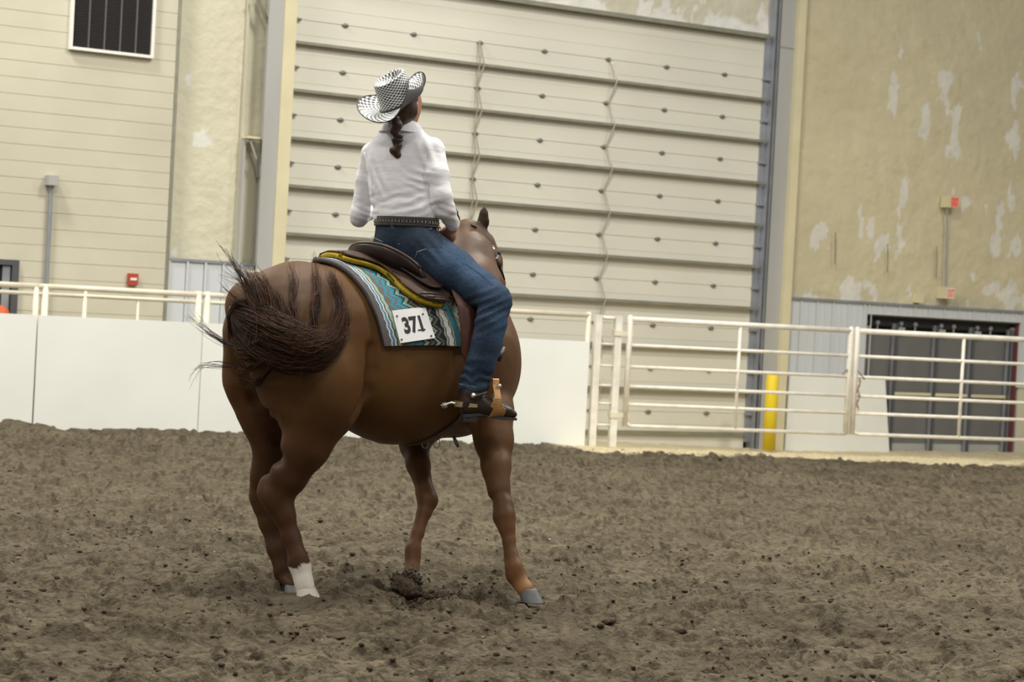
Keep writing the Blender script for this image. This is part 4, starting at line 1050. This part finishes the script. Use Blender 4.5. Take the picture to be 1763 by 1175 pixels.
# girth: webbing round the belly
u_g = .655
tt = np.concatenate([np.linspace(1.15, 3.10, 60)])
for sd in (1, -1):
    us = np.array([[u_g-.03], [u_g-.01], [u_g+.01], [u_g+.03]])*np.ones((1, 60))+(.0)
    ths = sd*tt[None, :]*np.ones((4, 1))
    us = us-.14*sst(2.3, 3.0, tt)[None, :]
    sheet('cinch', us, ths, .012, .010, m_girth, sad, prims=torso+rear+front[:1])
for dx in (0, 20):
    c0 = P(732+dx, 762, 10.42+dx*.002); b = MB(); b.tube([c0+np.array([.016*math.cos(t), 0, .024*math.sin(t)-.006]) for t in np.linspace(0, 2*pi, 17)], .0028, 6, False); b.build('cinch_ring', m_gal, sad, None, True)
b = MB(); b.tube([P(781, 752, 10.38), P(785, 762, 10.36), P(789, 770, 10.35)], [.008, .010, .007], 6); b.build('strap_tip', m_dark, sad, None, True)

# ---- bridle
br_ = empty('bridle', P(852, 470, 11.15), 'dark leather bridle with silver conchos on the horse\'s head', 'bridle')
def on(px, py, o): return hitpts([(px, py)], H, o)[0]
def onb(name, pts, r, m, o=.012, par=br_, **k):
    X = hitpts(pts, H, o); b = MB(); b.tube(list(X), r, 8); return b.build(name, m, par, None, True)
onb('crownpiece', [(811, 387), (816, 389), (820, 393)], .007, m_bridle, .004)
X = [P(848, 424, 11.08), P(853, 436, 11.06), P(857, 450, 11.05), P(861, 464, 11.06), P(864, 478, 11.08), P(862, 520, 11.2), P(856, 552, 11.3)]
b = MB(); b.tube(X, .009, 8); b.build('cheekpiece', m_bridle, br_, None, True)
b = MB(); b.ball(P(848, 430, 11.07), .014, 12, 6); b.ball(P(856, 446, 11.04), .017, 12, 6); b.build('concho', m_silver, br_, None, True)
b = MB(); b.tube([P(860, 452, 11.04), P(864, 466, 11.02), P(869, 482, 11.02)], [.006, .005, .004], 6); b.tube([P(856, 440, 11.04), P(859, 456, 11.03), P(861, 462, 11.03)], [.012, .016, .008], 8); b.build('strap_end', m_bridle, br_, None, True)
b = MB(); b.tube([P(856, 548, 11.25), P(866, 566, 11.2), P(871, 578, 11.2), P(872, 584, 11.2)], .008, 6); b.tube([P(866, 566, 11.2), P(876, 560, 11.2), P(882, 566, 11.2), P(886, 578, 11.2)], .004, 6); b.tube([P(871, 570, 11.2), P(874, 574, 11.19)], .014, 8)
b.build('bit_shank', m_dark, br_, None, True)
b = MB(); b.tube([P(868, 600, 10.34), P(862, 612, 10.3), P(858, 622, 10.3)], .012, 6); b.build('breast_strap', m_bridle, sad, None, True)

# ================================================================== RIDER
RP = math.radians(60); rF = np.array([math.cos(RP), math.sin(RP), 0]); rR = np.array([math.sin(RP), -math.cos(RP), 0])
RF = np.stack([rR, rF, hU]); AN = (1, .66, 1)
def cr(pts, k=.03, sc=AN): return chain(pts, k, RF, sc)
rider = empty('person', P(698, 440, 10.45), 'rider in white shirt, blue jeans and checked cowboy hat, seen from behind in the saddle', 'person')
tor = cr([(699, 378, 10.48, 57), (699, 370, 10.48, 58.5), (698, 352, 10.49, 53), (690, 320, 10.5, 56), (687, 282, 10.52, 57), (688, 262, 10.53, 52), (691, 244, 10.54, 38)], .03)
tor += chain([(690, 252, 10.55, 24), (640, 262, 10.62, 15.5)], .04)+chain([(696, 248, 10.5, 24), (744, 258, 10.44, 20)], .04)
rarm = chain([(745, 260, 10.44, 21), (753, 300, 10.39, 20), (761, 338, 10.36, 17), (768, 362, 10.38, 15.5), (779, 386, 10.46, 12.5)], .02)
larm = chain([(639, 266, 10.62, 16.5), (630, 310, 10.64, 17), (620, 368, 10.64, 16), (618, 376, 10.65, 15)], .02)+chain([(619, 377, 10.65, 13), (634, 366, 10.78, 13), (655, 352, 10.92, 10)], .02)
neckp = chain([(694, 240, 10.54, 18), (697, 215, 10.52, 15)], .03)
def grow(pr, d): return [dict(c, ra=c['ra']+d/c['s'], rb=c['rb']+d/c['s']) for c in pr]
leg = []
pelv = cr([(699, 392, 10.48, 57), (699, 415, 10.47, 59)], .02, (1, .72, 1))+cr([(678, 428, 10.44, 34), (676, 436, 10.44, 34)], .03, (1, .9, 1))+cr([(726, 430, 10.38, 36), (728, 438, 10.38, 36)], .03, (1, .9, 1))
th_r = chain([(728, 432, 10.38, 42), (780, 468, 10.30, 39), (826, 497, 10.22, 31), (850, 516, 10.16, 27.5), (853, 524, 10.15, 27)], .03)
cf_r = chain([(853, 524, 10.15, 27), (846, 555, 10.13, 27), (838, 590, 10.12, 26), (828, 625, 10.11, 24.5), (818, 650, 10.11, 24.5), (815, 664, 10.11, 25.5)], .015)
def mirp(pr):
    o = []
    for c in pr:
        d = dict(c); d['a'] = mir(c['a']); d['b'] = mir(c['b'])
        if c['M'] is not None: d['M'] = None; d['s'] = 1.; d['mx'] = 1.
        o.append(d)
    return o
th_l, cf_l = mirp(th_r), mirp(cf_r)
jeans = pelv+th_r+cf_r+th_l+cf_l
# wrinkles: folds behind the knee and across the thigh
def wr_j(p):
    d = p-CAM; t = d@FWD; x = CX+F*(d@RIGHT)/t; y = CY-F*(d@UP)/t
    kn = np.exp(-(((x-840)/42)**2+((y-535)/34)**2)); cr_ = np.exp(-(((x-742)/26)**2+((y-432)/26)**2))
    low = sst(600, 660, y)
    return .0055*kn*np.sin((x*.45+y*1.0)*.42+2*vnoise(x/30, y/30, 4))+.004*cr_*np.sin((x*.9-y*.8)*.33)+.004*low*np.sin(y*.35+vnoise(x/14, y/20, 7)*6)+.006*(vnoise(x/26, y/34, 6)-.5)
jr = [c for c in jeans]
V, Q = mesh_sdf(jr, .0085, wr_j)
Q = Q[(V[:, 2] < P(699, 379, 10.48)[2])[Q].all(1)]
# open hems
px_, py_ = w_px(V)
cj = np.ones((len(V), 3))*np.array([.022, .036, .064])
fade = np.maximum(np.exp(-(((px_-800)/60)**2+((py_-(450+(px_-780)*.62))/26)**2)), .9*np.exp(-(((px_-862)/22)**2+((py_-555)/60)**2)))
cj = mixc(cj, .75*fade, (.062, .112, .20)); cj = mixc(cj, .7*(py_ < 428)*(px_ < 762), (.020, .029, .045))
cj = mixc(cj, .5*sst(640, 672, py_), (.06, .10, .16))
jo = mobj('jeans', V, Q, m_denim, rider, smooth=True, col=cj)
# hem cuffs (rolled edge) and seams
hem = [(789, 664), (800, 667), (815, 669), (830, 671), (841, 674)]
def onp(pts, prims, off, y0=9.6, y1=11.2):
    X, ok = hit([p[0] for p in pts], [p[1] for p in pts], prims, y0, y1); D = X-CAM; D /= np.linalg.norm(D, axis=1)[:, None]; return X-D*off
def seam(pts, name, m, par, r=.0022, prims=None, off=.001):
    b = MB(); X = onp(pts, prims or jeans, off); ys_ = X[:, 1]; b.tube(list(X), r, 5); return b.build(name, m, par, None, True)
m_stitch = mat('denim_stitch', (.30, .38, .46), .8); m_stitchd = mat('pocket_stitch', (.50, .46, .38), .8); m_denimd = mat('denim_dark', (.035, .05, .08), .9)
seam([(775, 436), (800, 453), (830, 474), (855, 496), (868, 512)], 'side_seam', m_denimd, jo, .0012)
seam([(868, 552), (863, 580), (855, 612), (847, 642), (838, 667)], 'shin_seam', m_denimd, jo, .0012)
seam([(790, 661), (797, 663), (808, 665), (820, 667), (831, 669)], 'hem', m_stitch, jo, .0014)
seam([(640, 408), (660, 417), (682, 421), (705, 417), (735, 410), (757, 405)], 'yoke_seam', m_stitch, jo, .0014)
seam([(734, 424), (734, 429), (718, 434), (715, 446)], 'pocket', m_stitchd, jo, .0014)
# shirt
def wr_s(p):
    d = p-CAM; t = d@FWD; x = CX+F*(d@RIGHT)/t; y = CY-F*(d@UP)/t
    a = np.exp(-(((x-700)/48)**2+((y-350)/22)**2)); b_ = np.exp(-(((x-722)/22)**2+((y-310)/26)**2)); c_ = np.exp(-(((x-650)/16)**2+((y-310)/34)**2)); e_ = np.exp(-(((x-775)/22)**2+((y-370)/22)**2)); g_ = np.exp(-(((x-632)/22)**2+((y-365)/22)**2)); s_ = np.exp(-(((x-738)/20)**2+((y-262)/22)**2))
    n_ = vnoise(x/22, y/18, 2)*5
    return .0042*a*np.sin((y+.30*x)*.40+n_)+.0045*b_*np.sin((y-.35*x)*.40+n_)+.005*c_*np.sin((x-.5*y)*.30+n_)+.0028*(e_+g_)*np.sin((y-.4*x)*.5+n_)+.005*s_*np.sin((x-.3*y)*.33)+.003*(vnoise(x/30, y/30, 12)-.5)
sh = tor+rarm+larm
CUT = cr([(699, 402, 10.48, 75), (699, 420, 10.48, 75)], .008, (1, .8, 1))
V, Q = mesh_sdf(sh+chain([(692, 238, 10.545, 21), (695, 226, 10.53, 16)], .02), .0075, wr_s)
pz_ = w_px(V)
keep = ~((V[:, 2] < P(699, 383, 10.48)[2]) & (np.abs((V-P(699, 400, 10.48))@rR) < .19) & ((V-P(699, 400, 10.48))@rF > -.2))
Q = Q[keep[Q].all(1)]
so = mobj('shirt', V, Q, m_shirt, rider, smooth=True)
# collar
b = MB(); n = 24; cc = P(694, 216, 10.53); V = []
for i in range(n+1):
    a = -2.6+5.2*i/n; dr_ = -rF*math.cos(a)+rR*math.sin(a)
    for (r_, h_) in ((.064, -.012), (.064, .024), (.070, .028), (.092, .0), (.112, -.034), (.106, -.038), (.084, .0)):
        V.append(cc+dr_*r_*(1.0+.1*abs(math.sin(a)))+hU*(h_+.012*math.sin(a)*0-.030*(1-math.cos(a))*.35))
Fc = [(i*7+j, i*7+(j+1) % 7, (i+1)*7+(j+1) % 7, (i+1)*7+j) for i in range(n) for j in range(7)]
mobj('collar', V, Fc, m_shirt, so, smooth=False)
seam([(627, 262), (634, 285), (640, 310), (643, 335)], 'sleeve_seam', m_shirt, so, .0022, sh, .001)
seam([(737, 250), (731, 275), (733, 300), (740, 322)], 'sleeve_seam', m_shirt, so, .0022, sh, .001)
seam([(770, 389), (778, 393), (789, 388)], 'cuff_edge', m_shirt, so, .0035, sh, .001)
# body: one continuous figure under the clothes
hd = P(697, 186, 10.50)
HP = math.radians(62); qF = np.array([math.cos(HP), math.sin(HP), .0]); qR = np.array([math.sin(HP), -math.cos(HP), 0])
QF = np.stack([qR, qF, hU])
hp = lambda r, f, u: hd+qR*r+qF*f+hU*u
head = [cone(hp(0, -.02, .02), hp(0, .015, .03), .088, .084, .02, QF, (.86, 1, 1.08)), cone(hp(0, .03, -.03), hp(0, .062, -.075), .062, .034, .03), cone(hp(0, .085, .0), hp(0, .108, -.026), .010, .014, .015),
        cone(hp(.036, .074, .012), hp(.036, .076, .012), .012, .012, .012, neg=True), cone(hp(-.036, .074, .012), hp(-.036, .076, .012), .012, .012, .012, neg=True),
        cone(hp(-.02, .088, -.052), hp(.02, .088, -.052), .008, .008, .010), cone(hp(.076, -.008, .012), hp(.082, -.012, -.022), .014, .009, .008, QF, (.5, 1, 1)), cone(hp(-.076, -.008, .012), hp(-.082, -.012, -.022), .014, .009, .008, QF, (.5, 1, 1))]
def fist(c, fwd, up, out, s=1.):
    """closed hand: palm block, four curled fingers, thumb"""
    f = lambda a, b_, d: c+fwd*a*s+up*b_*s+out*d*s
    r = [cone(f(-.015, .022, 0), f(-.015, -.024, 0), .024, .021, .012), cone(f(-.04, .0, 0), f(-.06, 0, 0), .024, .022, .02)]
    for i, (L_, h_) in enumerate(((.040, .033), (.045, .011), (.042, -.011), (.034, -.031))):
        r += [cone(f(.0, h_, .012), f(L_, h_*1.05, .010), .0105, .0098, .005), cone(f(L_, h_*1.05, .010), f(L_*1.02, h_*1.02, -.018), .0098, .0090, .004), cone(f(L_*1.02, h_*1.02, -.018), f(L_*.45, h_, -.026), .0088, .0080, .004)]
    r += [cone(f(-.02, .026, -.006), f(.012, .044, -.022), .014, .0115, .010), cone(f(.012, .044, -.022), f(.034, .036, -.034), .0112, .0092, .005)]
    return r
hr_c = P(772, 405, 10.50)
rh = fist(hr_c, np.array([-.42, .50, -.75])/1.0, np.array([-.70, .35, .62]), np.array([.62, -.70, .2]), .95)
lh_c = P(672, 349, 10.97)
lh = fist(lh_c, np.array([.8, .6, 0]), hU, np.array([-.5, .8, 0]), .92)
wrist = chain([(779, 386, 10.46, 9), (775, 397, 10.49, 8.5)], .012)+chain([(655, 352, 10.92, 8), (666, 350, 10.95, 8)], .012)
inner = grow(tor+rarm+larm+pelv+th_r+cf_r+th_l+cf_l, -.014)
bodyp = inner+neckp+head+wrist+rh+lh
V, Q = mesh_sdf(bodyp, .0062)
mobj('body', V, Q, m_skin, rider, smooth=True)
# hair cap and braid
hairp = [cone(hp(0, -.032, .015), hp(0, -.028, .035), .094, .090, .02, QF, (.86, 1, 1.1)), cone(hp(.0, -.06, -.03), hp(-.0, -.075, -.055), .052, .036, .03), cone(hp(.045, -.03, -.02), hp(.03, -.06, -.05), .040, .034, .02), cone(hp(-.045, -.03, -.02), hp(-.03, -.06, -.05), .040, .034, .02)]
V, Q = mesh_sdf(hairp, .0075)
ho = mobj('hair', V, Q, m_hairb, rider, smooth=True)
bp = []
bl = [(684, 206, 12.5), (681, 216, 13), (682, 226, 11), (684, 235, 10), (684, 243, 8.5), (682.5, 251, 9.5), (682, 259, 12), (683, 267, 10)]
for i in range(len(bl)-1):
    x, y, r = bl[i]; x2, y2, r2 = bl[i+1]; Yb = 10.385+.002*i
    sx = 3.2*(1 if i % 2 else -1)
    bp += chain([(x+sx, y, Yb, r*.72), (x2-sx*.6, y2, Yb, r2*.66)], .006)
V, Q = mesh_sdf(bp, .0045)
mobj('braid', V, Q, m_hairb, ho, smooth=True)
b = MB(); c0 = P(684, 241, 10.385); b.tube([c0+np.array([.026*math.cos(t), .026*math.sin(t), 0]) for t in np.linspace(0, 2*pi, 17)], .005, 6, False); b.build('hair_tie', m_belt, ho, None, True)

# belt
def ringpts(py, grow_, n=72, z_tilt=0):
    c = P(699, py, 10.48); out = []
    for i in range(n):
        a = 2*pi*i/n; d = rR*math.cos(a)+rF*math.sin(a)
        r = np.linspace(.30, .05, 200); X = c+d[None]*r[:, None]; f = sdf(X, jeans) < 0; k_ = f.argmax() if f.any() else -1
        out.append(c+d*(r[k_]+grow_))
    return np.array(out)
lo_ = ringpts(391, .004); hi_ = lo_*1
hi_ = lo_*1.0; hi_[:, 2] += P(699, 375, 10.48)[2]-P(699, 391, 10.48)[2]
hi_[:, :2] = hi_[:, :2]*1.0
ctr = lo_.mean(0)
def sc2(X, d): D = X-ctr; D[:, 2] = 0; D /= np.linalg.norm(D, axis=1)[:, None]; return X+D*d
V = np.concatenate([sc2(lo_, .004), sc2(hi_, .004), sc2(hi_, -.012), sc2(lo_, -.012)]); n = 72
Fc = [(k_*n+i, k_*n+(i+1) % n, ((k_+1) % 4)*n+(i+1) % n, ((k_+1) % 4)*n+i) for k_ in range(4) for i in range(n)]
bo = mobj('belt', V, Fc, m_belt, rider, smooth=False)
# rhinestone rows and scrollwork on the belt
b = MB(); per = np.linalg.norm(np.roll(lo_, -1, 0)-lo_, axis=1); cum = np.r_[0, np.cumsum(per)]
lp = np.vstack([lo_, lo_[:1]]); hh = hi_[0, 2]-lo_[0, 2]
for row, sp_, r_ in ((.16, .0085, .0022), (.84, .0085, .0022), (.5, .019, .0048), (.36, .013, .0026), (.66, .013, .0026)):
    for s_ in np.arange(0, cum[-1], sp_):
        q = np.array([np.interp(s_, cum, lp[:, k_]) for k_ in range(3)]); d = q-ctr; d[2] = 0; d /= np.linalg.norm(d)
        b.ball(q+d*.005+hU*hh*row, r_, 5, 3)
tag(b.build('rhinestones', m_silver, bo), kind='stuff')
for px in (675.5, 741):
    X = onp([(px, 374), (px, 380), (px, 391), (px+.5, 396)], jeans, .010); b = MB(); 
    D = RIGHT*.0085
    b.add([*(X-D), *(X+D)], [(i, i+1, 5+i, 4+i) for i in range(3)]); b.build('belt_loop', m_denimd, jo)
# boots, soles, heels, spurs
fd = np.array([.93, .37, 0]); fs = np.array([.37, -.93, 0]); BF = np.stack([fd, fs, hU])
def boot(side):
    Yf = 10.09
    pr = chain([(815, 650, 10.11, 22), (812, 680, 10.10, 20.5)], .02)+chain([(810, 683, 10.10, 20), (806, 697, 10.09, 17.5), (845, 704, Yf, 14.5)], .02)+chain([(818, 686, 10.10, 16), (848, 702, Yf, 14.5), (870, 709, Yf+.02, 11), (884, 714, Yf+.03, 6.5)], .02, BF, (1, 1.1, 1))
    if side < 0: pr = mirp(pr)
    V, Q = mesh_sdf(pr, .0075, lambda p: .003*(vnoise(p[:, 0]*60, p[:, 2]*60, 3)-.5))
    o = mobj('boot', V, Q, m_boot, rider, smooth=True); o['label'] = 'brown leather boot'
    f_ = (lambda X: mir(X)) if side < 0 else (lambda X: X)
    # sole outline
    hc, tc = P(800, 713, Yf), P(890, 720, Yf+.03); ax_ = tc-hc; L = np.linalg.norm(ax_); ax_ /= L; sx = np.cross(hU, ax_); sx /= np.linalg.norm(sx)
    prof = [(-.05, .024), (-.03, .038), (.05, .044), (.35, .038), (.62, .050), (.78, .046), (.92, .026), (1.0, .005)]
    up_ = []; 
    for (t, w_) in prof: up_.append(hc+ax_*L*t+sx*w_+hU*(.012*(1-abs(t-.3))*0))
    for (t, w_) in prof[::-1]: up_.append(hc+ax_*L*t-sx*w_)
    up_ = np.array(up_); n = len(up_); arch = np.array([(.014 if .15 < t < .5 else 0) for t, _ in prof]+[(.014 if .15 < t < .5 else 0) for t, _ in prof[::-1]])
    up_[:, 2] += arch; dn = up_.copy(); dn[:, 2] -= .013
    Fc = [tuple(range(n)), tuple(range(2*n-1, n-1, -1))]+[(i, n+i, n+(i+1) % n, (i+1) % n) for i in range(n)]
    mobj('sole', f_(np.concatenate([up_, dn])), Fc, m_sole, o)
    V = []
    for h_, k_ in ((0, 1), (-.024, .9), (-.028, .88)):
        for t, w_ in ((-.055, .022), (-.03, .038), (.22, .042), (.25, .040), (.25, -.040), (.22, -.042), (-.03, -.038), (-.055, -.022)):
            V.append(hc+ax_*(L*(.06+(t-.06)*k_))+sx*w_*k_+hU*(h_-.008))
    Fc = [(i*8+j, i*8+(j+1) % 8, (i+1)*8+(j+1) % 8, (i+1)*8+j) for i in range(2) for j in range(8)]+[tuple(range(8)), tuple(range(23, 15, -1))]
    mobj('heel', f_(np.array(V)), Fc, m_sole, o)
    # spur: heel band, shank, rowel, button and strap
    hb = P(804, 697, Yf); V = []; n = 21
    for i in range(n):
        a = -pi/2+pi*i/(n-1)
        q = hb-ax_*.056*math.cos(a)*1.1+sx*.060*math.sin(a)+ax_*(.045*abs(math.sin(a))**3)
        tq = hU*(.014-.006*abs(math.sin(a))**4)+ax_*0; V += [q+tq, q-tq, q-tq-(q-hb)*.08, q+tq-(q-hb)*.08]
    Fc = [(i*4+j, i*4+(j+1) % 4, (i+1)*4+(j+1) % 4, (i+1)*4+j) for i in range(n-1) for j in range(4)]+[(3, 2, 1, 0), (n*4-4, n*4-3, n*4-2, n*4-1)]
    sp = mobj('spur', f_(np.array(V)), Fc, m_brass, o)
    b = MB(); q0 = hb-ax_*.056; q = [f_(q0), f_(q0-ax_*.018+hU*.004), f_(q0-ax_*.036-hU*.002), f_(q0-ax_*.050-hU*.010)]
    b.tube(q, [.007, .006, .005, .005], 8)
    rc = q0-ax_*.052-hU*.012
    for k_ in range(10):
        a = 2*pi*k_/10; b.tube([f_(rc), f_(rc+ax_*.017*math.cos(a)+hU*.017*math.sin(a))], [.0035, .0015], 4)
    b.build('rowel', m_silver, sp)
    b = MB(); b.ball(f_(P(815, 682, 10.03)), .015, 12, 6); b.build('button', m_silver, sp, None, True)
    b = MB(); b.tube([f_(P(811, 686, 10.03)), f_(P(816, 684, 10.025)), f_(P(828, 680, 10.03)), f_(P(838, 676, 10.05))], [.008, .009, .009, .008], 6); b.build('spur_strap', m_bridle, sp, None, True)
boot(1); boot(-1)
# buckle of the spur strap
# reins
rn = empty('reins', P(785, 400, 10.6), 'thin brown leather reins running from the rider\'s hand towards the horse\'s head', 'reins')
b = MB(); b.tube([P(752, 384, 10.62), P(758, 392, 10.58), P(765, 401, 10.54), P(772, 405, 10.51)], .006, 6); b.tube([P(772, 405, 10.51), P(778, 416, 10.62), P(772, 430, 10.8), P(800, 500, 11.0), P(852, 560, 11.25)], .006, 6)
b.tube([P(752, 384, 10.62), P(751, 378, 10.70), P(760, 420, 10.9), P(790, 520, 11.55), P(845, 565, 11.6)], .006, 6)
b.build('rein', m_leather2, rn, None, True)

# ---- hat
hat = empty('cowboy_hat', [0, 0, 0], None, None); bpy.data.objects.remove(hat)
HH = math.radians(74); tF = np.array([math.cos(HH), math.sin(HH), 0]); tR = np.array([math.sin(HH), -math.cos(HH), 0]); tU = hU
from mathutils import Matrix as MX
def rotv(v, ax_, a): return np.array(MX.Rotation(a, 3, Vector(ax_)) @ Vector(v))
for ax_, a in ((np.array([0, 1., 0]), math.radians(-21)), (tR.copy(), math.radians(20))):
    tF, tR, tU = rotv(tF, ax_, a), rotv(tR, ax_, a), rotv(tU, ax_, a)
hc = P(689, 177, 10.47)
ht = lambda r, f, u: hc+tR*r+tF*f+tU*u
na = 360
def crown_r(a): return .082*abs(math.cos(a)), .100*abs(math.sin(a))
V = []; C_ = []; rows_ = []
prof = []
for i in range(34):
    t = i/33
    prof.append(t)
def hat_col(sx, sy, under=False):
    ck = ((np.floor(sx)+np.floor(sy)) % 2)
    return np.where(ck[:, None] > .5, np.array([.80, .82, .80]), np.array([.045, .045, .055]))
nr_c, nr_b = 100, 60
P_ = []; K = []
H_ = .134
for i in range(nr_c):
    t = i/(nr_c-1)
    for j in range(na):
        a = 2*pi*j/na; ca, sa = math.cos(a), math.sin(a)
        if t < .72:                                  # side wall
            q = t/.72; r = 1-.17*q**1.2; h_ = q*H_*(1+.10*(sa if sa > 0 else .35*sa)) ; 
            r *= 1-.05*q*abs(ca)
        else:
            q = (t-.72)/.28; r = .83*(1-q)+.001; 
            wall = H_*(1+.10*(sa if sa > 0 else .35*sa))
            h_ = wall+.010*math.sin(q*pi)*0
            crease_ = math.exp(-((r*ca)/.28)**2)*.034+.016*math.exp(-(((abs(r*ca)-.50)/.20)**2+((r*sa-.45)/.3)**2))
            h_ = H_*(1+.10*(r*sa/.8 if sa > 0 else .35*r*sa/.8)) - crease_*sst(0, .35, q)+.006*math.sin(min(q*3, 1)*pi)
        P_.append(ht(.104*r*ca, .114*r*sa, h_))
        K.append((a/(2*pi)*48, t*24))
P_ = np.array(P_); K = np.array(K)
crown = mobj('cowboy_hat', P_, grid_faces(nr_c, na, True), m_hat, rider, smooth=True, col=hat_col(K[:, 0], K[:, 1]))
crown['label'] = 'black and white checked straw cowboy hat'
def brim(off):
    P_ = []; K = []
    for i in range(nr_b):
        q = i/(nr_b-1)
        for j in range(na):
            a = 2*pi*j/na; ca, sa = math.cos(a), math.sin(a)
            W_ = (.100 if ca > 0 else .118); Lf = .105 if sa > 0 else .098
            bx = .104*ca; by = .114*sa
            out = q*(W_*ca*ca+Lf*sa*sa)
            side = abs(ca)**2.0
            curl = side*(1.7 if ca > 0 else .72)
            # arc the side of the brim upward
            ang = curl*q*1.25
            ho_ = out*math.cos(ang*.75); up_ = out*math.sin(ang*.9)*(1)
            dip = -(.030 if sa > 0 else .022)*q**1.6*abs(sa)**3
            d = np.array([ca*1.0, sa*1.05]); d /= np.linalg.norm(d)
            P_.append(ht(bx+d[0]*ho_, by+d[1]*ho_, up_+dip+off)); K.append((a/(2*pi)*64, q*10))
    return np.array(P_), np.array(K)
B0, K0 = brim(.001); B1, _ = brim(-.0022)
mobj('brim', B0, grid_faces(nr_b, na, True), m_hat, crown, smooth=True, col=hat_col(K0[:, 0], K0[:, 1]))
mobj('brim_underside', B1, grid_faces(nr_b, na, True)[:, ::-1], m_under, crown, smooth=True)
b = MB(); e = np.vstack([B0[-na:], B0[-na:][:1]]); b.tube(list(e), .0032, 6, False); b.build('brim_binding', m_hatb, crown, None, True)
b = MB(); b.tube([ht(.106*math.cos(t), .116*math.sin(t), .006) for t in np.linspace(0, 2*pi, 65)], .0045, 6, False); b.build('hat_band', m_hatb, crown, None, True)
# dust kicked up round the left front hoof: loose crumbs of dirt resting on it
V = []; Fc = []; c = 0
for i in range(1500):
    v, f = oc[i % 4]; s = rng.uniform(.002, .0075)
    k_ = rng.random(); px = rng.normal(700, 11) if k_ < .7 else rng.normal(760, 45); py = rng.normal(1006, 9) if k_ < .7 else rng.normal(1030, 7)
    if k_ < .7: q = P(px, py, 10.22-.055-rng.random()*.03)
    else: q = G(px, py); q[2] = ground(q[0], q[1])+abs(rng.normal(0, .012))
    if q[2] < ground(q[0], q[1]): q[2] = ground(q[0], q[1])
    V.append(v*s+q); Fc.append(np.array(f)+c); c += len(v)
tag(mobj('kicked_dirt', np.concatenate(V), np.concatenate(Fc), m_clod, org=(0, 0, 0)), 'dark dirt thrown up around the left front hoof', 'dirt', kind='stuff')

for nm_, pts_, lab_ in (('dirt_clod', [(686, 994, 10.17, 9), (692, 1006, 10.15, 17), (706, 1016, 10.14, 17), (722, 1022, 10.14, 9)], 'dark lump of dirt packed round the left front hoof'),
        ('dirt_clod', [(735, 1026, 10.12, 7), (762, 1030, 10.10, 9), (800, 1034, 10.06, 6)], 'low dark smear of thrown dirt right of the left front hoof')):
    V, Q = mesh_sdf(chain(pts_, .03, FR, (1, 1, .75)), .006, lambda q: .016*(fbm(q[:, 0]*38+q[:, 1]*9, q[:, 2]*38, 3, 5)-.5)+.010*(vnoise(q[:, 0]*120, q[:, 2]*120+q[:, 1]*60, 6)-.5))
    tag(mobj(nm_, V, Q, m_clod), lab_, 'dirt clod', 'loose dirt clods')
